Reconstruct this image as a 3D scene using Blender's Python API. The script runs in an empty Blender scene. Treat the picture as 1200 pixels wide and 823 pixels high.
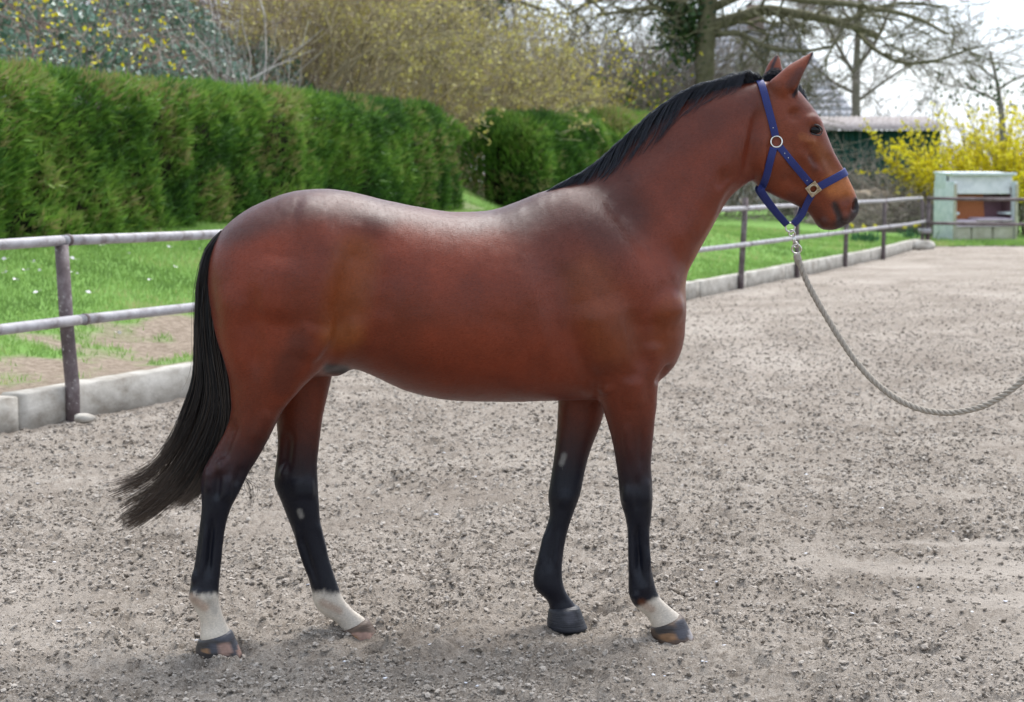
import bpy, bmesh, math, random
import numpy as np
from mathutils import Vector, Matrix
from mathutils.bvhtree import BVHTree

R = math.radians
random.seed(7)
rng = np.random.default_rng(11)
scene = bpy.context.scene
col = scene.collection

# ------------------------------------------------------------------ camera
CAM_H, FPX, PITCH = 1.6, 2140.0, math.atan(197.5 / 2140.0)
cam_data = bpy.data.cameras.new('camera')
cam_data.sensor_width = 36.0
cam_data.lens = 36.0 * FPX / 1200.0
cam_data.clip_start, cam_data.clip_end = 0.1, 2000.0
cam_data.dof.use_dof = True
cam_data.dof.focus_distance = 6.35
cam_data.dof.aperture_fstop = 5.0
cam = bpy.data.objects.new('camera', cam_data)
col.objects.link(cam)
cam.location = (0, 0, CAM_H)
cam.rotation_euler = (math.pi / 2 - PITCH, 0, 0)
scene.camera = cam

# ------------------------------------------------------------------ sky and sun
SUN_EL, SUN_AZ = R(58), R(28)           # azimuth from +Y clockwise: beyond the horse, a little right
world = bpy.data.worlds.new('World')
scene.world = world
world.use_nodes = True
wn, wl = world.node_tree.nodes, world.node_tree.links
wn.clear()
w_out = wn.new('ShaderNodeOutputWorld')
w_bg = wn.new('ShaderNodeBackground'); w_bg.inputs['Strength'].default_value = 0.06
w_sky = wn.new('ShaderNodeTexSky'); w_sky.sky_type = 'NISHITA'; w_sky.sun_disc = False
w_sky.sun_elevation = SUN_EL; w_sky.sun_rotation = SUN_AZ
w_sky.air_density = 1.0; w_sky.dust_density = 2.5; w_sky.ozone_density = 1.5
w_tc = wn.new('ShaderNodeTexCoord')
w_map = wn.new('ShaderNodeMapping'); w_map.inputs['Scale'].default_value = (1.0, 1.0, 2.6)
w_noise = wn.new('ShaderNodeTexNoise'); w_noise.inputs['Scale'].default_value = 2.2
w_noise.inputs['Detail'].default_value = 7; w_noise.inputs['Roughness'].default_value = 0.6
w_ramp = wn.new('ShaderNodeValToRGB')
w_ramp.color_ramp.elements[0].position = 0.30; w_ramp.color_ramp.elements[0].color = (0.30, 0.30, 0.30, 1)
w_ramp.color_ramp.elements[1].position = 0.62; w_ramp.color_ramp.elements[1].color = (0.97, 0.97, 0.97, 1)
w_mix = wn.new('ShaderNodeMix'); w_mix.data_type = 'RGBA'
w_mix.inputs['B'].default_value = (6.3, 7.0, 8.0, 1)      # thin bright cloud over most of the sky
wl.new(w_tc.outputs['Generated'], w_map.inputs['Vector'])
wl.new(w_map.outputs['Vector'], w_noise.inputs['Vector'])
wl.new(w_noise.outputs['Fac'], w_ramp.inputs['Fac'])
wl.new(w_ramp.outputs['Color'], w_mix.inputs['Factor'])
wl.new(w_sky.outputs['Color'], w_mix.inputs['A'])
wl.new(w_mix.outputs['Result'], w_bg.inputs['Color'])
wl.new(w_bg.outputs['Background'], w_out.inputs['Surface'])

sun_data = bpy.data.lights.new('sun', 'SUN')
sun_data.energy = 1.5; sun_data.angle = R(45); sun_data.color = (1.0, 0.97, 0.93)
sun = bpy.data.objects.new('sun', sun_data); col.objects.link(sun)
sd = Vector((math.sin(SUN_AZ) * math.cos(SUN_EL), math.cos(SUN_AZ) * math.cos(SUN_EL), math.sin(SUN_EL)))
sun.rotation_euler = sd.to_track_quat('Z', 'Y').to_euler()

scene.view_settings.view_transform = 'Standard'
scene.view_settings.look = 'None'
scene.view_settings.exposure = 1.86
scene.view_settings.gamma = 1.0
scene.view_settings.use_curve_mapping = False
scene.cycles.use_denoising = True
scene.cycles.max_bounces = 8
scene.cycles.transparent_max_bounces = 16

# ------------------------------------------------------------------ helpers
CP, SP = math.cos(PITCH), math.sin(PITCH)
def P(px, py, Y):
    """place at depth Y that the measured photo position (px, py) stands for"""
    u, v = (px - 600.0) / FPX, (411.5 - py) / FPX
    dx, dy, dz = u, CP + v * SP, -SP + v * CP
    t = Y / dy
    return Vector((dx * t, Y, CAM_H + dz * t))
def PG(px, py, z=0.0):
    u, v = (px - 600.0) / FPX, (411.5 - py) / FPX
    dx, dy, dz = u, CP + v * SP, -SP + v * CP
    t = (z - CAM_H) / dz
    return Vector((dx * t, dy * t, z))
def to_px(V):
    """numpy world (n,3) -> measured photo positions"""
    x, y, z = V[:, 0], V[:, 1], V[:, 2] - CAM_H
    f = y * CP - z * SP; u = y * SP + z * CP
    return np.stack([600 + FPX * x / f, 411.5 - FPX * u / f], 1)

def mesh_np(name, verts, faces, smooth=False):
    """verts (n,3); faces list of arrays (m,k)"""
    me = bpy.data.meshes.new(name)
    verts = np.asarray(verts, np.float32)
    if isinstance(faces, np.ndarray): faces = [faces]
    faces = [np.asarray(f, np.int32) for f in faces if len(f)]
    me.vertices.add(len(verts)); me.vertices.foreach_set('co', verts.ravel())
    loops = np.concatenate([f.ravel() for f in faces])
    tot = np.concatenate([np.full(len(f), f.shape[1], np.int32) for f in faces])
    st = np.concatenate([[0], np.cumsum(tot)[:-1]]).astype(np.int32)
    me.loops.add(len(loops)); me.loops.foreach_set('vertex_index', loops)
    me.polygons.add(len(tot)); me.polygons.foreach_set('loop_start', st); me.polygons.foreach_set('loop_total', tot)
    if smooth: me.polygons.foreach_set('use_smooth', np.ones(len(tot), bool))
    me.update(calc_edges=True)
    return me
def link(name, me, mat=None, parent=None):
    o = bpy.data.objects.new(name, me); col.objects.link(o)
    if mat is not None and me is not None and len(me.materials) == 0: me.materials.append(mat)
    if parent is not None:
        o.parent = parent
        o.matrix_parent_inverse = Matrix.Translation(parent.location).inverted() if parent.type == 'EMPTY' and parent.parent is None else Matrix()
    return o
def tag(o, label=None, cat=None, group=None, kind=None):
    if label: o['label'] = label
    if cat: o['category'] = cat
    if group: o['group'] = group
    if kind: o['kind'] = kind
    return o
def thing(name, label, cat, loc=(0, 0, 0), group=None):
    o = bpy.data.objects.new(name, None); col.objects.link(o); o.location = loc
    o.empty_display_size = 0.1
    return tag(o, label, cat, group)
def fattr(me, name, vals, domain='POINT'):
    a = me.attributes.new(name, 'FLOAT', domain)
    a.data.foreach_set('value', np.asarray(vals, np.float32)); return a
def cattr(me, name, rgb):
    a = me.attributes.new(name, 'FLOAT_COLOR', 'POINT')
    c = np.ones((len(rgb), 4), np.float32); c[:, :3] = rgb
    a.data.foreach_set('color', c.ravel()); return a
def smooth01(x, a, b):
    t = np.clip((x - a) / (b - a), 0, 1); return t * t * (3 - 2 * t)

class Geo:
    """collects geometry for one mesh"""
    def __init__(s): s.v = []; s.f = {}; s.n = 0; s.att = []
    def add(s, V, F, val=None):
        V = np.asarray(V, float).reshape(-1, 3)
        F = np.asarray(F, int)
        s.f.setdefault(F.shape[1], []).append(F + s.n)
        s.v.append(V); s.n += len(V)
        s.att.append(np.full(len(V), 0.5) if val is None else np.broadcast_to(val, (len(V),)))
        return s
    def box(s, c, size, rot=None, val=None, taper=None):
        hx, hy, hz = [q / 2 for q in size]
        V = np.array([[x, y, z] for z in (-hz, hz) for y in (-hy, hy) for x in (-hx, hx)], float)
        if taper: V[4:, :2] *= taper
        if rot is not None: V = V @ np.array(rot.to_3x3()).T
        V = V + np.array(c)
        return s.add(V, [[0, 2, 3, 1], [4, 5, 7, 6], [0, 1, 5, 4], [2, 6, 7, 3], [0, 4, 6, 2], [1, 3, 7, 5]], val)
    def tube(s, pts, rad, n=10, caps=True, val=None, closed=False):
        pts = np.asarray([tuple(p) for p in pts], float); m = len(pts)
        rad = np.broadcast_to(np.asarray(rad, float), (m,))
        if closed: tan = np.roll(pts, -1, 0) - np.roll(pts, 1, 0)
        else: tan = np.gradient(pts, axis=0)
        tan /= np.linalg.norm(tan, axis=1, keepdims=True) + 1e-12
        ref = np.array([0, 0, 1.0]) if abs(tan[0, 2]) < 0.9 else np.array([1.0, 0, 0])
        a = np.cross(tan[0], ref); a /= np.linalg.norm(a)
        V = []
        th = np.arange(n) * 2 * math.pi / n
        for i in range(m):
            a = a - tan[i] * a.dot(tan[i]); a /= np.linalg.norm(a) + 1e-12
            b = np.cross(tan[i], a)
            V.append(pts[i] + rad[i] * (np.cos(th)[:, None] * a + np.sin(th)[:, None] * b))
        V = np.concatenate(V)
        F = []
        for i in range(m if closed else m - 1):
            j = (i + 1) % m
            for k in range(n):
                F.append([i * n + k, i * n + (k + 1) % n, j * n + (k + 1) % n, j * n + k])
        b0 = s.n
        s.add(V, F, val)
        if caps and not closed:
            s.f.setdefault(n, []).append(np.array([[b0 + k for k in range(n)][::-1]]))
            s.f.setdefault(n, []).append(np.array([[b0 + (m - 1) * n + k for k in range(n)]]))
        return s
    def mesh(s, name, smooth=False):
        me = mesh_np(name, np.concatenate(s.v), [np.concatenate(f) for f in s.f.values()], smooth)
        fattr(me, 'rnd', np.concatenate(s.att))
        return me
    def build(s, name, mat, parent=None, smooth=False, bevel=0):
        me = s.mesh(name, smooth)
        if bevel:
            bm = bmesh.new(); bm.from_mesh(me)
            bmesh.ops.bevel(bm, geom=bm.edges[:], offset=bevel, segments=2, affect='EDGES', profile=0.6)
            bm.to_mesh(me); bm.free()
        return link(name, me, mat, parent)

def catmull(pts, sub):
    """Catmull-Rom through rows of an (n,k) array"""
    p = np.asarray(pts, float); n = len(p)
    e = np.vstack([2 * p[0] - p[1], p, 2 * p[-1] - p[-2]])
    out = []
    for i in range(n - 1):
        a, b, c, d = e[i], e[i + 1], e[i + 2], e[i + 3]
        for k in range(sub):
            t = k / sub
            out.append(0.5 * (2 * b + (c - a) * t + (2 * a - 5 * b + 4 * c - d) * t * t + (3 * b - a - 3 * c + d) * t ** 3))
    out.append(p[-1])
    return np.array(out)

# numpy noise
_perm = rng.permutation(4096)
_val = rng.random(4096)
def _h(ix, iy, iz=0): return _val[_perm[(_perm[(ix + _perm[iz & 4095] * 1) & 4095] + iy) & 4095]]
def vnoise(x, y, seed=0):
    ix, iy = np.floor(x).astype(int), np.floor(y).astype(int)
    fx, fy = x - ix, y - iy
    fx = fx * fx * fx * (fx * (fx * 6 - 15) + 10); fy = fy * fy * fy * (fy * (fy * 6 - 15) + 10)
    s = np.full_like(ix, seed)
    def g(a, b): return _val[_perm[(_perm[(a + s * 131) & 4095] + b) & 4095]]
    return (g(ix, iy) * (1 - fx) + g(ix + 1, iy) * fx) * (1 - fy) + (g(ix, iy + 1) * (1 - fx) + g(ix + 1, iy + 1) * fx) * fy
def fbm(x, y, oct=4, seed=0, gain=0.5):
    a, s, t = 1.0, 0.0, 0.0
    for i in range(oct):
        s = s + a * (vnoise(x * 2 ** i + 17.3 * i, y * 2 ** i - 9.1 * i, seed + i) - 0.5); t += a; a *= gain
    return s / t * 2

# ------------------------------------------------------------------ materials
def mat_new(name, rough=0.8, spec=0.3, base=(0.5, 0.5, 0.5)):
    m = bpy.data.materials.new(name); m.use_nodes = True
    b = m.node_tree.nodes['Principled BSDF']
    b.inputs['Roughness'].default_value = rough
    b.inputs['Specular IOR Level'].default_value = spec
    b.inputs['Base Color'].default_value = (*base, 1)
    return m, m.node_tree.nodes, m.node_tree.links, b
def ramp(n, stops):
    r = n.new('ShaderNodeValToRGB'); e = r.color_ramp.elements
    while len(e) < len(stops): e.new(0.5)
    for i, (p, c) in enumerate(stops):
        e[i].position = p; e[i].color = (*c, 1)
    return r
def mixc(n, l, fac, a, b, mode='MIX'):
    m = n.new('ShaderNodeMix'); m.data_type = 'RGBA'; m.blend_type = mode
    for key, v in (('Factor', fac), ('A', a), ('B', b)):
        if isinstance(v, (int, float)): m.inputs[key].default_value = v
        elif isinstance(v, tuple): m.inputs[key].default_value = (*v, 1)
        else: l.new(v, m.inputs[key])
    return m.outputs['Result']
def noise(n, l, scale, detail=5, rough=0.6, coord='Object', mapping=None):
    tc = n.new('ShaderNodeTexCoord'); t = n.new('ShaderNodeTexNoise')
    t.inputs['Scale'].default_value = scale; t.inputs['Detail'].default_value = detail; t.inputs['Roughness'].default_value = rough
    src = tc.outputs[coord]
    if mapping:
        mp = n.new('ShaderNodeMapping'); mp.inputs['Scale'].default_value = mapping
        l.new(src, mp.inputs['Vector']); src = mp.outputs['Vector']
    l.new(src, t.inputs['Vector'])
    return t.outputs['Fac']
def bump(n, l, b, h, strength=0.3, dist=0.01):
    bp = n.new('ShaderNodeBump'); bp.inputs['Strength'].default_value = strength; bp.inputs['Distance'].default_value = dist
    l.new(h, bp.inputs['Height']); l.new(bp.outputs['Normal'], b.inputs['Normal'])
def noisy_mat(name, c1, c2, scale=8, rough=0.8, spec=0.3, bstr=0.3, bdist=0.01, detail=6, mapping=None, lo=0.35, hi=0.65, metal=0):
    m, n, l, b = mat_new(name, rough, spec)
    f = noise(n, l, scale, detail, 0.65, 'Object', mapping)
    r = ramp(n, [(lo, c1), (hi, c2)]); l.new(f, r.inputs['Fac']); l.new(r.outputs['Color'], b.inputs['Base Color'])
    b.inputs['Metallic'].default_value = metal
    if bstr: bump(n, l, b, f, bstr, bdist)
    return m
def leaf_mat(name, stops, rough=0.55, spec=0.35, trans=0.25):
    """colour per leaf from the 'rnd' attribute, a little light through the leaf"""
    m, n, l, b = mat_new(name, rough, spec)
    at = n.new('ShaderNodeAttribute'); at.attribute_name = 'rnd'
    r = ramp(n, stops); l.new(at.outputs['Fac'], r.inputs['Fac']); l.new(r.outputs['Color'], b.inputs['Base Color'])
    if trans:
        tr = n.new('ShaderNodeBsdfTranslucent'); l.new(r.outputs['Color'], tr.inputs['Color'])
        mx = n.new('ShaderNodeMixShader'); mx.inputs['Fac'].default_value = trans
        out = n['Material Output']
        l.new(b.outputs['BSDF'], mx.inputs[1]); l.new(tr.outputs['BSDF'], mx.inputs[2]); l.new(mx.outputs['Shader'], out.inputs['Surface'])
    return m
# ================================================================== TERRAIN
FY = np.array([-30, 4.0, 12.5, 28.0, 39.0, 46.0, 90.0]); FX = np.array([-20.9, -6.6, -3.05, 3.49, 7.9, 10.3, 24.0])
def x_f(Y): return np.interp(Y, FY, FX)
def bank_h(X, Y):
    X, Y = np.asarray(X, float), np.asarray(Y, float)
    d = (x_f(Y) - X) * 0.925
    f = 0.30 + 0.70 * smooth01(Y, 47, 34)
    h = 0.165 + 0.86 * smooth01(d, 0.45, 5.4) * f + 1.5 * smooth01(d, 7.5, 15) * smooth01(Y, 75, 50) + 2.6 * smooth01(d, 6.6, 12) * smooth01(Y, 50, 34)
    far = smooth01(Y, 45.6, 47.5)
    return h * (1 - far * smooth01(d, 1.0, -0.5)) + 0.02 * far
def bank_z(X, Y): return bank_h(X, Y) + 0.05 * fbm(np.asarray(X) * .9, np.asarray(Y) * .9, 3, 3)

# base ground sheet out to the horizon
gr_m = noisy_mat('far_meadow', (.05, .085, .025), (.10, .13, .045), 1.5, .9, .2, .3, .05)
g = Geo(); g.add([(-700, -200, -.12), (700, -200, -.12), (700, 1200, -.12), (-700, 1200, -.12)], [[0, 1, 2, 3]])
tag(g.build('ground', gr_m), kind='structure')

# ---- sand of the arena: rows get wider apart with distance
ys = 214 + np.concatenate([np.arange(760, 200, -1.75), np.arange(200, 73, -1.9)])            # photo rows, near to far
rowsY = CAM_H * FPX / (ys - 214)
rowsY = np.concatenate([[2.5, 3.2, 3.9], rowsY[rowsY > 4.4], [46.2]])
NCOL = 740
cu = np.linspace(0, 1, NCOL)
xl = np.maximum(x_f(rowsY) - 0.02, -.30 * rowsY - .9); xr = .30 * rowsY + .9
GX = xl[:, None] + (xr - xl)[:, None] * cu[None]; GY = np.repeat(rowsY[:, None], NCOL, 1)
patch = smooth01(fbm(GX * .55 + 3, GY * .30, 3, 40), .05, .40)                       # smoother, drier stretches
drag = smooth01(fbm(GX * .35, GY * 3.2, 2, 44), .25, .45) * smooth01(GX, .6, 2.2) * smooth01(GY, 10.5, 8.6) * smooth01(GY, 6.6, 7.2)
smoothm = np.clip(patch * .55 + drag * .9, 0, .92)
bill = np.abs(fbm(GX * 8 + .6 * fbm(GX * 3, GY * 3, 2, 51), GY * 8, 2, 50))
bil2 = np.abs(fbm(GX * 19 + 5, GY * 19, 2, 55))
crumb = np.abs(fbm(GX * 44, GY * 44, 2, 60))
lump = np.clip(fbm(GX * 13, GY * 13, 3, 65), 0.10, 1) - .10
GZ = .020 * fbm(GX * 1.7, GY * 1.7, 3, 70) + (1 - .8 * smoothm) * (.024 * bill + .026 * bil2 + .016 * crumb + .034 * lump) - .022
HOOVES = [PG(257, 766), PG(424, 752), PG(790, 752), PG(664, 735)]
for hp in HOOVES:
    rr_ = np.hypot(GX - hp.x, GY - hp.y)
    GZ += -.010 * np.exp(-(rr_ / .08) ** 2) + .013 * np.exp(-((rr_ - .135) / .045) ** 2) * np.clip(.6 + fbm(GX * 9, GY * 9, 2, 71), .1, 1.4)
for k in range(260):                                                                  # old hoof prints
    hx, hy = rng.uniform(-3.2, 4.2), rng.uniform(5.0, 13)
    rr_ = np.hypot((GX - hx), (GY - hy) * 1.1); s_ = rng.uniform(.05, .085)
    if rr_.min() > .3: continue
    GZ += rng.uniform(.5, 1.4) * (-.026 * np.exp(-(rr_ / s_) ** 4) + .011 * np.exp(-((rr_ - s_ * 1.35) / .03) ** 2) * np.clip(.5 + fbm(GX * 12, GY * 12, 2, 72 + k % 5), 0, 1.3))
edge_h = smooth01((GX - x_f(GY)), .7, 0) * -.035                                         # sand heaped against the kerb
GZ += edge_h
m_, n_ = GX.shape
I = np.arange(m_ * n_).reshape(m_, n_)
F = np.stack([I[:-1, :-1], I[:-1, 1:], I[1:, 1:], I[1:, :-1]], -1).reshape(-1, 4)
sand_me = mesh_np('arena_sand', np.stack([GX, GY, GZ], -1).reshape(-1, 3), F, True)
fattr(sand_me, 'dry', smoothm.ravel())
sand_m, n, l, b = mat_new('arena_sand', 0.95, 0.12)
f_big = noise(n, l, .9, 5, .6); f_mid = noise(n, l, 13, 6, .75); f_fine = noise(n, l, 130, 4, .75); f_speck = noise(n, l, 42, 3, .6)
r = ramp(n, [(.30, (.205, .172, .140)), (.48, (.365, .320, .275)), (.70, (.46, .412, .362))]); l.new(f_mid, r.inputs['Fac'])
r2 = ramp(n, [(.32, (.74, .72, .70)), (.60, (1.06, 1.06, 1.06))]); l.new(f_big, r2.inputs['Fac'])
r3 = ramp(n, [(.30, (.50, .48, .46)), (.52, (1.0, 1.0, 1.0)), (.75, (1.25, 1.25, 1.25))]); l.new(f_fine, r3.inputs['Fac'])
r4 = ramp(n, [(.28, (.50, .47, .45)), (.40, (1, 1, 1))]); l.new(f_speck, r4.inputs['Fac'])
c = mixc(n, l, 1.0, r.outputs['Color'], r2.outputs['Color'], 'MULTIPLY'); c = mixc(n, l, 1.0, c, r3.outputs['Color'], 'MULTIPLY'); c = mixc(n, l, .5, c, mixc(n, l, 1.0, c, r4.outputs['Color'], 'MULTIPLY'))
at = n.new('ShaderNodeAttribute'); at.attribute_name = 'dry'
mm = n.new('ShaderNodeMath'); mm.operation = 'MULTIPLY'; mm.inputs[1].default_value = .55; l.new(at.outputs['Fac'], mm.inputs[0])
c = mixc(n, l, mm.outputs[0], c, (.50, .445, .39)); l.new(c, b.inputs['Base Color'])
ad = n.new('ShaderNodeMath'); ad.operation = 'ADD'; l.new(f_fine, ad.inputs[0]); l.new(f_speck, ad.inputs[1]); bump(n, l, b, ad.outputs[0], 1.0, .016)
sand_o = tag(link('arena_sand', sand_me, sand_m), kind='structure')
sand_bvh_tree = None
def sand_z(x, y):
    i = int(np.clip(np.searchsorted(rowsY, y), 0, len(rowsY) - 1)); k = int(np.clip((x - xl[i]) / (xr[i] - xl[i]) * (NCOL - 1), 0, NCOL - 1))
    return float(GZ[i, k])

g = Geo(); g.add([(-7, -6, -.07), (40, -6, -.07), (40, 46.1, -.07), (10.2, 46.1, -.07), (-3.2, 12.5, -.07)], [[0, 1, 2, 3, 4]])
tag(g.build('arena_base', sand_m), kind='structure')
# ---- loose clods lying on the sand
ico = bmesh.new(); bmesh.ops.create_icosphere(ico, subdivisions=1, radius=1)
ICV = np.array([v.co[:] for v in ico.verts]); ICF = np.array([[v.index for v in f.verts] for f in ico.faces]); ico.free()
def scatter_lumps(name, spots, sizes, mat, flat=.65, rough=.3):
    V, F, k = [], [], 0
    for (x, y, z), s in zip(spots, sizes):
        v = ICV * (1 + rng.normal(0, rough, (len(ICV), 1)).clip(-.5, .6)) * s * np.array([rng.uniform(.8, 1.4), rng.uniform(.8, 1.2), flat])
        a = rng.uniform(0, 6.28); ca, sa = math.cos(a), math.sin(a)
        v = v @ np.array([[ca, sa, 0], [-sa, ca, 0], [0, 0, 1]])
        V.append(v + np.array([x, y, z + s * .18])); F.append(ICF + k); k += len(ICV)
    return link(name, mesh_np(name, np.concatenate(V), np.concatenate(F), True), mat)
def crumbs(name, label, pts, sizes, mat):
    """loose sand crumbs: one object, crumb shapes scattered by geometry nodes"""
    me = bpy.data.meshes.new(name); me.vertices.add(len(pts)); me.vertices.foreach_set('co', np.asarray(pts, np.float32).ravel()); me.update()
    fattr(me, 'crumb_size', sizes); fattr(me, 'crumb_tint', rng.random(len(sizes)))
    o = link(name, me); me.materials.append(mat)
    ng = bpy.data.node_groups.new(name, 'GeometryNodeTree')
    ng.interface.new_socket('Geometry', in_out='INPUT', socket_type='NodeSocketGeometry'); ng.interface.new_socket('Geometry', in_out='OUTPUT', socket_type='NodeSocketGeometry')
    N, L_ = ng.nodes, ng.links
    gi, go = N.new('NodeGroupInput'), N.new('NodeGroupOutput')
    join = N.new('GeometryNodeJoinGeometry')
    for k in range(4):
        ic = N.new('GeometryNodeMeshIcoSphere'); ic.inputs['Radius'].default_value = 1.0; ic.inputs['Subdivisions'].default_value = 2
        no = N.new('ShaderNodeTexNoise'); no.inputs['Scale'].default_value = 1.1 + .25 * k; no.noise_dimensions = '4D'; no.inputs['W'].default_value = 3.7 * k; no.inputs['Detail'].default_value = 3
        ce = N.new('ShaderNodeVectorMath'); ce.operation = 'SUBTRACT'; ce.inputs[1].default_value = (.5, .5, .5); L_.new(no.outputs['Color'], ce.inputs[0])
        sc = N.new('ShaderNodeVectorMath'); sc.operation = 'SCALE'; sc.inputs['Scale'].default_value = 2.1; L_.new(ce.outputs[0], sc.inputs[0])
        sp = N.new('GeometryNodeSetPosition'); L_.new(ic.outputs['Mesh'], sp.inputs['Geometry']); L_.new(sc.outputs[0], sp.inputs['Offset'])
        tr = N.new('GeometryNodeTransform'); tr.inputs['Scale'].default_value = (1.3, 1.0, .60); L_.new(sp.outputs['Geometry'], tr.inputs['Geometry'])
        gt = N.new('GeometryNodeGeometryToInstance'); L_.new(tr.outputs['Geometry'], gt.inputs['Geometry']); L_.new(gt.outputs['Instances'], join.inputs['Geometry'])
    ins = N.new('GeometryNodeInstanceOnPoints'); ins.inputs['Pick Instance'].default_value = True
    L_.new(gi.outputs[0], ins.inputs['Points']); L_.new(join.outputs['Geometry'], ins.inputs['Instance'])
    ri = N.new('FunctionNodeRandomValue'); ri.data_type = 'INT'; ri.inputs['Min'].default_value = 0 if False else 0
    for s_ in ri.inputs:
        if s_.name == 'Max' and s_.type == 'INT': s_.default_value = 3
        if s_.name == 'Min' and s_.type == 'INT': s_.default_value = 0
    L_.new([s_ for s_ in ri.outputs if s_.type == 'INT'][0], ins.inputs['Instance Index'])
    rv = N.new('FunctionNodeRandomValue'); rv.data_type = 'FLOAT_VECTOR'
    for s_ in rv.inputs:
        if s_.type == 'VECTOR' and s_.name == 'Max': s_.default_value = (.7, .7, 6.28)
        if s_.type == 'VECTOR' and s_.name == 'Min': s_.default_value = (-.7, -.7, 0)
    L_.new([s_ for s_ in rv.outputs if s_.type == 'VECTOR'][0], ins.inputs['Rotation'])
    na = N.new('GeometryNodeInputNamedAttribute'); na.data_type = 'FLOAT'; na.inputs['Name'].default_value = 'crumb_size'
    L_.new([s_ for s_ in na.outputs if s_.type == 'VALUE'][0], ins.inputs['Scale'])
    sm = N.new('GeometryNodeSetMaterial'); sm.inputs['Material'].default_value = mat
    L_.new(ins.outputs['Instances'], sm.inputs['Geometry']); L_.new(sm.outputs['Geometry'], go.inputs[0])
    md = o.modifiers.new('scatter', 'NODES'); md.node_group = ng
    return tag(o, label, 'sand', kind='stuff')
clod_m, n, l, b = mat_new('sand_crumbs', .97, .08)
oi = n.new('ShaderNodeAttribute'); oi.attribute_type = 'INSTANCER'; oi.attribute_name = 'crumb_tint'
r = ramp(n, [(0, (.14, .118, .096)), (.25, (.25, .218, .185)), (.6, (.335, .297, .258)), (1, (.42, .378, .333))]); l.new(oi.outputs['Fac'], r.inputs['Fac']); l.new(r.outputs['Color'], b.inputs['Base Color'])
NS = 240000
yp = 823 + 25 - 520 * rng.random(NS) ** .85; xp = rng.uniform(-70, 1270, NS)
u_, v_ = (xp - 600) / FPX, (411.5 - yp) / FPX; tq_ = -CAM_H / (-SP + v_ * CP); qx, qy = u_ * tq_, (CP + v_ * SP) * tq_
dens = .62 + .55 * fbm(qx * 1.3, qy * 1.3, 3, 81) + .6 * fbm(qx * 6, qy * 6, 2, 82)
ri_ = np.clip(np.searchsorted(rowsY, qy), 0, len(rowsY) - 1); ci_ = np.clip((qx - xl[ri_]) / (xr - xl)[ri_] * (NCOL - 1), 0, NCOL - 1).astype(int)
keep = (qx > x_f(qy) + .05) & (rng.random(NS) < dens * (1 - .75 * smoothm[ri_, ci_]))
for hp in HOOVES: keep &= ~(np.hypot((qx - hp.x) / 1.0, qy - hp.y) < .075)
qx, qy, ri_, ci_ = qx[keep], qy[keep], ri_[keep], ci_[keep]
sz = np.clip((.0020 + rng.exponential(.0019, len(qx))) * np.clip(qy / 7.5, .8, 2.2), 0, .0105)
big_ = rng.random(len(qx)) < .012; sz = np.where(big_, np.clip(sz * 2.2, 0, .014), sz)
crumbs('sand_crumbs', 'loose crumbs of sand churned up over the arena surface', np.stack([qx, qy, GZ[ri_, ci_] + sz * .05], 1), sz, clod_m)
chip_m = noisy_mat('pale_chips', (.45, .47, .55), (.8, .8, .8), 9, .6, .3, .1)
spots = []
for k in range(70):
    q = PG(rng.uniform(0, 1200), rng.uniform(440, 820))
    if q.x > x_f(q.y) + .1: spots.append((q.x, q.y, sand_z(q.x, q.y) + .004))
tag(scatter_lumps('pale_chips', spots, rng.uniform(.004, .010, len(spots)), chip_m, .3), 'tiny pale stone chips sprinkled over the sand', 'chips', kind='stuff')

# ---- bank of bare soil and lawn behind the fence
bs = np.concatenate([np.arange(-2, 24, .14), np.arange(24, 90, .5)]); bd = np.concatenate([np.arange(.10, 6.2, .10), np.arange(6.2, 40, .8)])
BY, BD = np.meshgrid(bs, bd, indexing='ij'); BX = x_f(BY) - BD / .925
BZ = bank_z(BX, BY) + .02 * fbm(BX * 6, BY * 6, 3, 6) * smooth01(BD, 3.0, 1.0)
I = np.arange(BX.size).reshape(BX.shape)
F = np.stack([I[:-1, :-1], I[1:, :-1], I[1:, 1:], I[:-1, 1:]], -1).reshape(-1, 4)
bank_me = mesh_np('grass_bank', np.stack([BX, BY, BZ], -1).reshape(-1, 3), F, True)
def grassy(X, Y):
    d = (x_f(Y) - X) * .925
    e = 1.75 + .6 * fbm(X * .8, Y * .8, 3, 13)
    near = smooth01(d + .9 * fbm(X * 2.2, Y * 2.2, 3, 14), e - .25, e + .35)
    strip = smooth01(np.abs(d - .55 - .15 * fbm(X * .7, Y * .7, 2, 15)), .28, .10) * smooth01(fbm(X * 1.7, Y * 1.7, 3, 16), -.25, .15) * .75
    farr = smooth01(Y, 19, 24)
    return np.clip(np.maximum(np.maximum(near, strip), farr * smooth01(d, .1, .35)), 0, 1) * np.maximum(smooth01(d, 7.6, 6.6), smooth01(Y, 36, 39) * smooth01(d, 11, 9))
fattr(bank_me, 'grassy', grassy(BX, BY).ravel())
bank_m, n, l, b = mat_new('soil_and_turf', .95, .1)
f1 = noise(n, l, 16, 7, .75); f2 = noise(n, l, 40, 4, .7); at = n.new('ShaderNodeAttribute'); at.attribute_name = 'grassy'
soil = ramp(n, [(.3, (.12, .09, .065)), (.52, (.25, .20, .155)), (.72, (.38, .32, .26))]); l.new(f1, soil.inputs['Fac'])
turf = ramp(n, [(.3, (.11, .21, .05)), (.7, (.19, .33, .085))]); l.new(f2, turf.inputs['Fac'])
c = mixc(n, l, at.outputs['Fac'], soil.outputs['Color'], turf.outputs['Color']); l.new(c, b.inputs['Base Color']); bump(n, l, b, f2, .7, .03)
tag(link('grass_bank', bank_me, bank_m), kind='structure')
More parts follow.
